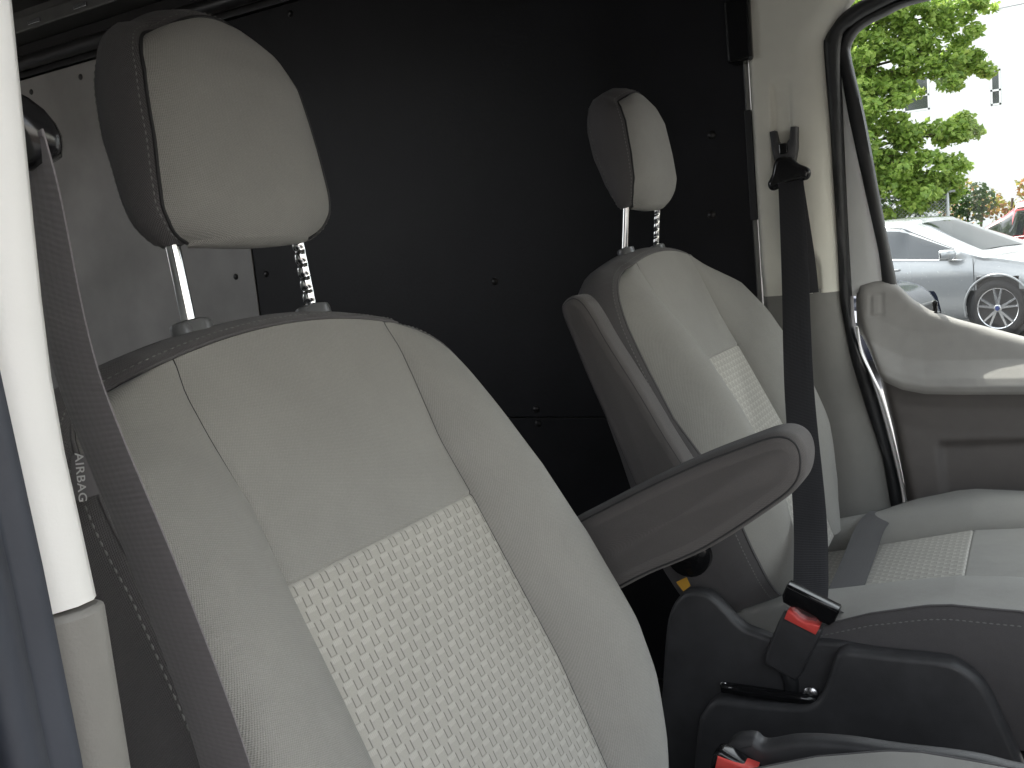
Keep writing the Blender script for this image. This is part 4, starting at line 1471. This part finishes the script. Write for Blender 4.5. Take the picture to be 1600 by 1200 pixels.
# foliage
def leaves(name, clumps, per, size, mat, parent, seed):
    g = np.random.default_rng(seed)
    V, F, UV = [], [], []
    for (c, r, w) in clumps:
        n = int(per * w)
        for _ in range(n):
            d = g.normal(size=3)
            d /= np.linalg.norm(d)
            p = np.array(c) + d * np.array(r) * g.uniform(.25, 1.0) ** .6
            s = size * g.uniform(.6, 1.25)
            nrm = unit(d * .5 + g.normal(size=3) * .6 + np.array([0, 0, .7]))
            a = unit(np.cross(nrm, g.normal(size=3)))
            b = np.cross(nrm, a)
            i = len(V)
            V += [p - a * s * .5, p + b * s * .36 - nrm * s * .10, p + a * s * .55 - nrm * s * .12, p - b * s * .36 - nrm * s * .10, p + nrm * s * .03]
            F += [(i, i + 1, i + 4), (i + 1, i + 2, i + 4), (i + 2, i + 3, i + 4), (i + 3, i, i + 4)]
            u = (g.uniform(0, 100), g.uniform(0, 100))
            UV += [u] * 5
    return mesh(name, V, F, mat, parent, smooth=False, uv=UV)


tree = empty('maple_tree', (16.2, 2.9, GROUND_Z))
tagit(tree, 'leafy green tree filling the upper left of the driver window', 'tree')
base = np.array([16.3, 2.9, GROUND_Z])
trunk = [base, base + (.05, -.05, 1.2), base + (0.0, -.15, 2.6), base + (.15, -.1, 4.2), base + (.1, 0, 6.0)]
tube('trunk', crom(trunk, 24), list(np.linspace(.20, .07, 24)), 'bark', tree, seg=12)
CL = [(15.94, 1.75, 4.17), (16.21, 1.3, 4.23), (16.42, .86, 4.0), (16.7, .50, 4.28), (16.32, .95, 3.68), (16.55, .58, 3.66), (15.84, 1.8, 3.67), (16.02, 1.49, 3.74),
      (16.16, 1.15, 3.38), (16.38, .78, 3.36), (16.55, .48, 3.30), (15.78, 1.76, 3.16), (15.83, 1.60, 2.84), (15.92, 1.38, 2.45), (16.13, 1.02, 2.40),
      (16.31, .70, 2.36), (16.42, .46, 2.36), (15.68, 1.69, 2.24), (15.86, 1.34, 2.08), (16.04, .98, 1.96), (16.24, .66, 1.98), (15.64, 1.61, 1.75), (15.87, 1.2, 1.66), (16.1, .84, 1.62),
      (15.63, 1.9, 2.56), (15.53, 1.92, 1.96)]
lg = np.random.default_rng(3)
limbs = []
for c in CL:
    z0 = max(1.3, min(5.2, c[2] - .4))
    s = np.array([np.interp(z0, [GROUND_Z, 6], [16.3, 16.4]), 2.8, z0])
    e_ = np.array(c)
    m_ = (s + e_) / 2 + np.array([0, 0, .15]) + lg.normal(size=3) * .08
    limbs.append(tube_geo(crom([s, m_, e_], 10), list(np.linspace(.035, .008, 10)), 6))
v_, f_ = join(limbs)
mesh('branches', v_, f_, 'bark', tree)
clumps = []
for c in CL:
    for _ in range(4):
        o_ = lg.normal(size=3) * np.array([.22, .13, .10])
        clumps.append((np.array(c) + o_, (.30, .21, .15), 1.0))
for _ in range(130):                       # rest of the crown, up and to the rear
    c = np.array([16.4, 3.4, 4.3]) + lg.normal(size=3) * np.array([1.0, .85, 1.2])
    if c[1] > 1.7 and c[2] > 1.4:
        clumps.append((c, (.32, .32, .17), 1.0))
for _ in range(46):
    c = np.array([16.9, 1.3, 5.3]) + lg.normal(size=3) * np.array([.6, .55, .45])
    if c[2] > 4.2:
        clumps.append((c, (.28, .26, .14), 1.0))
for c in [(16.95, .36, 4.26), (16.83, .14, 3.36), (16.67, .40, 3.34), (16.80, .25, 3.53), (16.80, .63, 4.24), (17.15, .02, 4.32), (16.77, .22, 2.38), (16.62, .44, 2.31), (16.45, .52, 1.80), (16.28, .78, 1.68), (16.72, .36, 2.56), (16.50, .58, 3.20), (16.65, .90, 4.36), (16.45, 1.08, 3.95), (16.86, .36, 3.90)]:
    for _ in range(3):
        clumps.append((np.array(c) + lg.normal(size=3) * np.array([.2, .09, .08]), (.26, .17, .10), 1.0))
for _ in range(120):
    c = np.array([16.2 + lg.normal() * .35, lg.uniform(1.15, 2.4), lg.uniform(1.5, 4.7)])
    clumps.append((c, (.28, .22, .13), 1.0))
for _ in range(46):
    c = np.array([16.0 + lg.normal() * .25, lg.uniform(.55, 2.2), lg.uniform(1.15, 1.75)])
    clumps.append((c, (.26, .20, .12), 1.0))
leaves('crown', clumps, 85, 0.105, 'leaf_green', tree, 5)

hedge = empty('hedge', (17.2, 1.6, GROUND_Z))
tagit(hedge, 'dark green hedge behind the wire fence under the tree', 'hedge')
hc = []
for _ in range(70):
    hc.append(((17.2 + lg.normal() * .25, lg.uniform(.2, 3.6), lg.uniform(-.2, 1.45)), (.30, .26, .22), 1.0))
leaves('foliage', hc, 55, 0.10, 'leaf_dark', hedge, 8)
hst = [tube_geo([(17.2 + lg.normal() * .1, y, GROUND_Z), (17.2, y + .05, .5), (17.2, y, 1.1)], .02, 5) for y in np.linspace(.4, 3.4, 9)]
v_, f_ = join(hst)
mesh('stems', v_, f_, 'bark', hedge)
shrub = empty('shrub', (23.5, -0.8, GROUND_Z))
tagit(shrub, 'yellow and orange shrub above the red car roof at the right edge', 'shrub')
sc_ = []
for _ in range(60):
    sc_.append(((23.5 + lg.normal() * .5, lg.uniform(-3.2, 1.1), GROUND_Z + lg.uniform(.3, 2.0) ), (.42, .36, .28), 1.0))
leaves('foliage', sc_, 50, 0.13, 'leaf_autumn', shrub, 9)
v_, f_ = join([tube_geo([(23.5, y, GROUND_Z), (23.5 + .1, y + .1, .6), (23.4, y, 1.3)], .03, 5) for y in np.linspace(-3, 1, 8)])
mesh('stems', v_, f_, 'bark', shrub)

# wire-mesh fence
fence = empty('wire_fence', (15.9, 1.6, GROUND_Z))
tagit(fence, 'grey wire-mesh fence below the tree, behind the silver sedan roof', 'fence')
ws_ = []
y0, y1, z0, z1 = 0.62, 3.2, GROUND_Z + .05, 1.40
stp = .062
for k in range(int(((y1 - y0) + (z1 - z0)) / stp)):
    o_ = k * stp
    for sg in (1, -1):
        a_y = y0 + max(0, o_ - (z1 - z0))
        a_z = min(o_, z1 - z0)
        b_y = y0 + min(o_, y1 - y0)
        b_z = max(0, o_ - (y1 - y0))
        if sg == 1:
            p, q = (15.9, a_y, z0 + a_z), (15.9, b_y, z0 + b_z)
        else:
            p, q = (15.906, a_y, z1 - a_z), (15.906, b_y, z1 - b_z)
        if math.dist(p, q) > .03:
            ws_.append(tube_geo([p, q], .0045, 4))
v_, f_ = join(ws_)
m_ = mesh('wire_mesh', v_, f_, 'galvanised', fence)
m_['kind'] = 'stuff'
for y in (.62, 1.9, 3.2):
    lathe('post', [(.03, 0), (.03, 1.86), (.02, 1.88)], (0, 0, 1), (15.93, y, GROUND_Z), 'galvanised', fence, seg=12)
tube('top_rail', [(15.92, y, 1.42) for y in (.5, 1.5, 2.5, 3.3)], .022, 'galvanised', fence, seg=8)

# white building
bld = empty('white_building', (30.0, -2.0, GROUND_Z))
tagit(bld, 'bright white building behind the tree, with two visible windows', 'building')
WIN = [(29.0, 2.58, 4.99), (29.0, 2.03, 4.10)]
openings = [(1.95, 2.66, 4.05, 5.05), (0.17, 0.44, 3.90, 4.86)]
ys = sorted({-16.0, 9.0, *[o[0] for o in openings], *[o[1] for o in openings]})
zs = sorted({GROUND_Z, 10.5, *[o[2] for o in openings], *[o[3] for o in openings]})
vs, fs = [], []
for i in range(len(ys) - 1):
    for j in range(len(zs) - 1):
        a, b, c, d_ = ys[i], ys[i + 1], zs[j], zs[j + 1]
        if any(a >= o[0] - 1e-6 and b <= o[1] + 1e-6 and c >= o[2] - 1e-6 and d_ <= o[3] + 1e-6 for o in openings):
            continue
        k = len(vs)
        vs += [(29.0, a, c), (29.0, b, c), (29.0, b, d_), (29.0, a, d_)]
        fs.append((k, k + 3, k + 2, k + 1))
k = len(vs)
vs += [(38, -16, GROUND_Z), (38, 9, GROUND_Z), (38, 9, 10.5), (38, -16, 10.5), (29, -16, GROUND_Z), (29, 9, GROUND_Z), (29, 9, 10.5), (29, -16, 10.5)]
fs += [(k, k + 1, k + 2, k + 3), (k + 4, k, k + 3, k + 7), (k + 1, k + 5, k + 6, k + 2), (k + 3, k + 2, k + 6, k + 7)]
mesh('wall', vs, fs, 'white_siding', bld, smooth=False)
for (a, b, c, d_) in openings:
    w = box('window', (29.06, (a + b) / 2, (c + d_) / 2), (.03, b - a - .02, d_ - c - .02), 'window_dark', bld, bev=0)
    for (yy, zz, sy, sz) in ((a + .03, (c + d_) / 2, .05, d_ - c), (b - .03, (c + d_) / 2, .05, d_ - c), ((a + b) / 2, c + .03, b - a, .05), ((a + b) / 2, d_ - .03, b - a, .05), ((a + b) / 2, c + (d_ - c) * .42, b - a, .05)):
        box('window_bar', (29.02, yy, zz), (.05, sy, sz), 'white_siding', w, bev=0)
# overhead cable
cable = tagit(tube('overhead_cable', crom([(16.9, 4.5, 4.30), (17.0, 2.05, 4.33), (17.6, 1.0, 4.36), (18.2, 0.0, 4.45), (20, -3.2, 4.9), (24, -10, 6.2)], 40), .010, 'galvanised'),
              'thin pale cable crossing the top of the driver window in front of the tree', 'cable')

for o in bpy.data.objects:
    if '_local' in o:
        del o['_local']
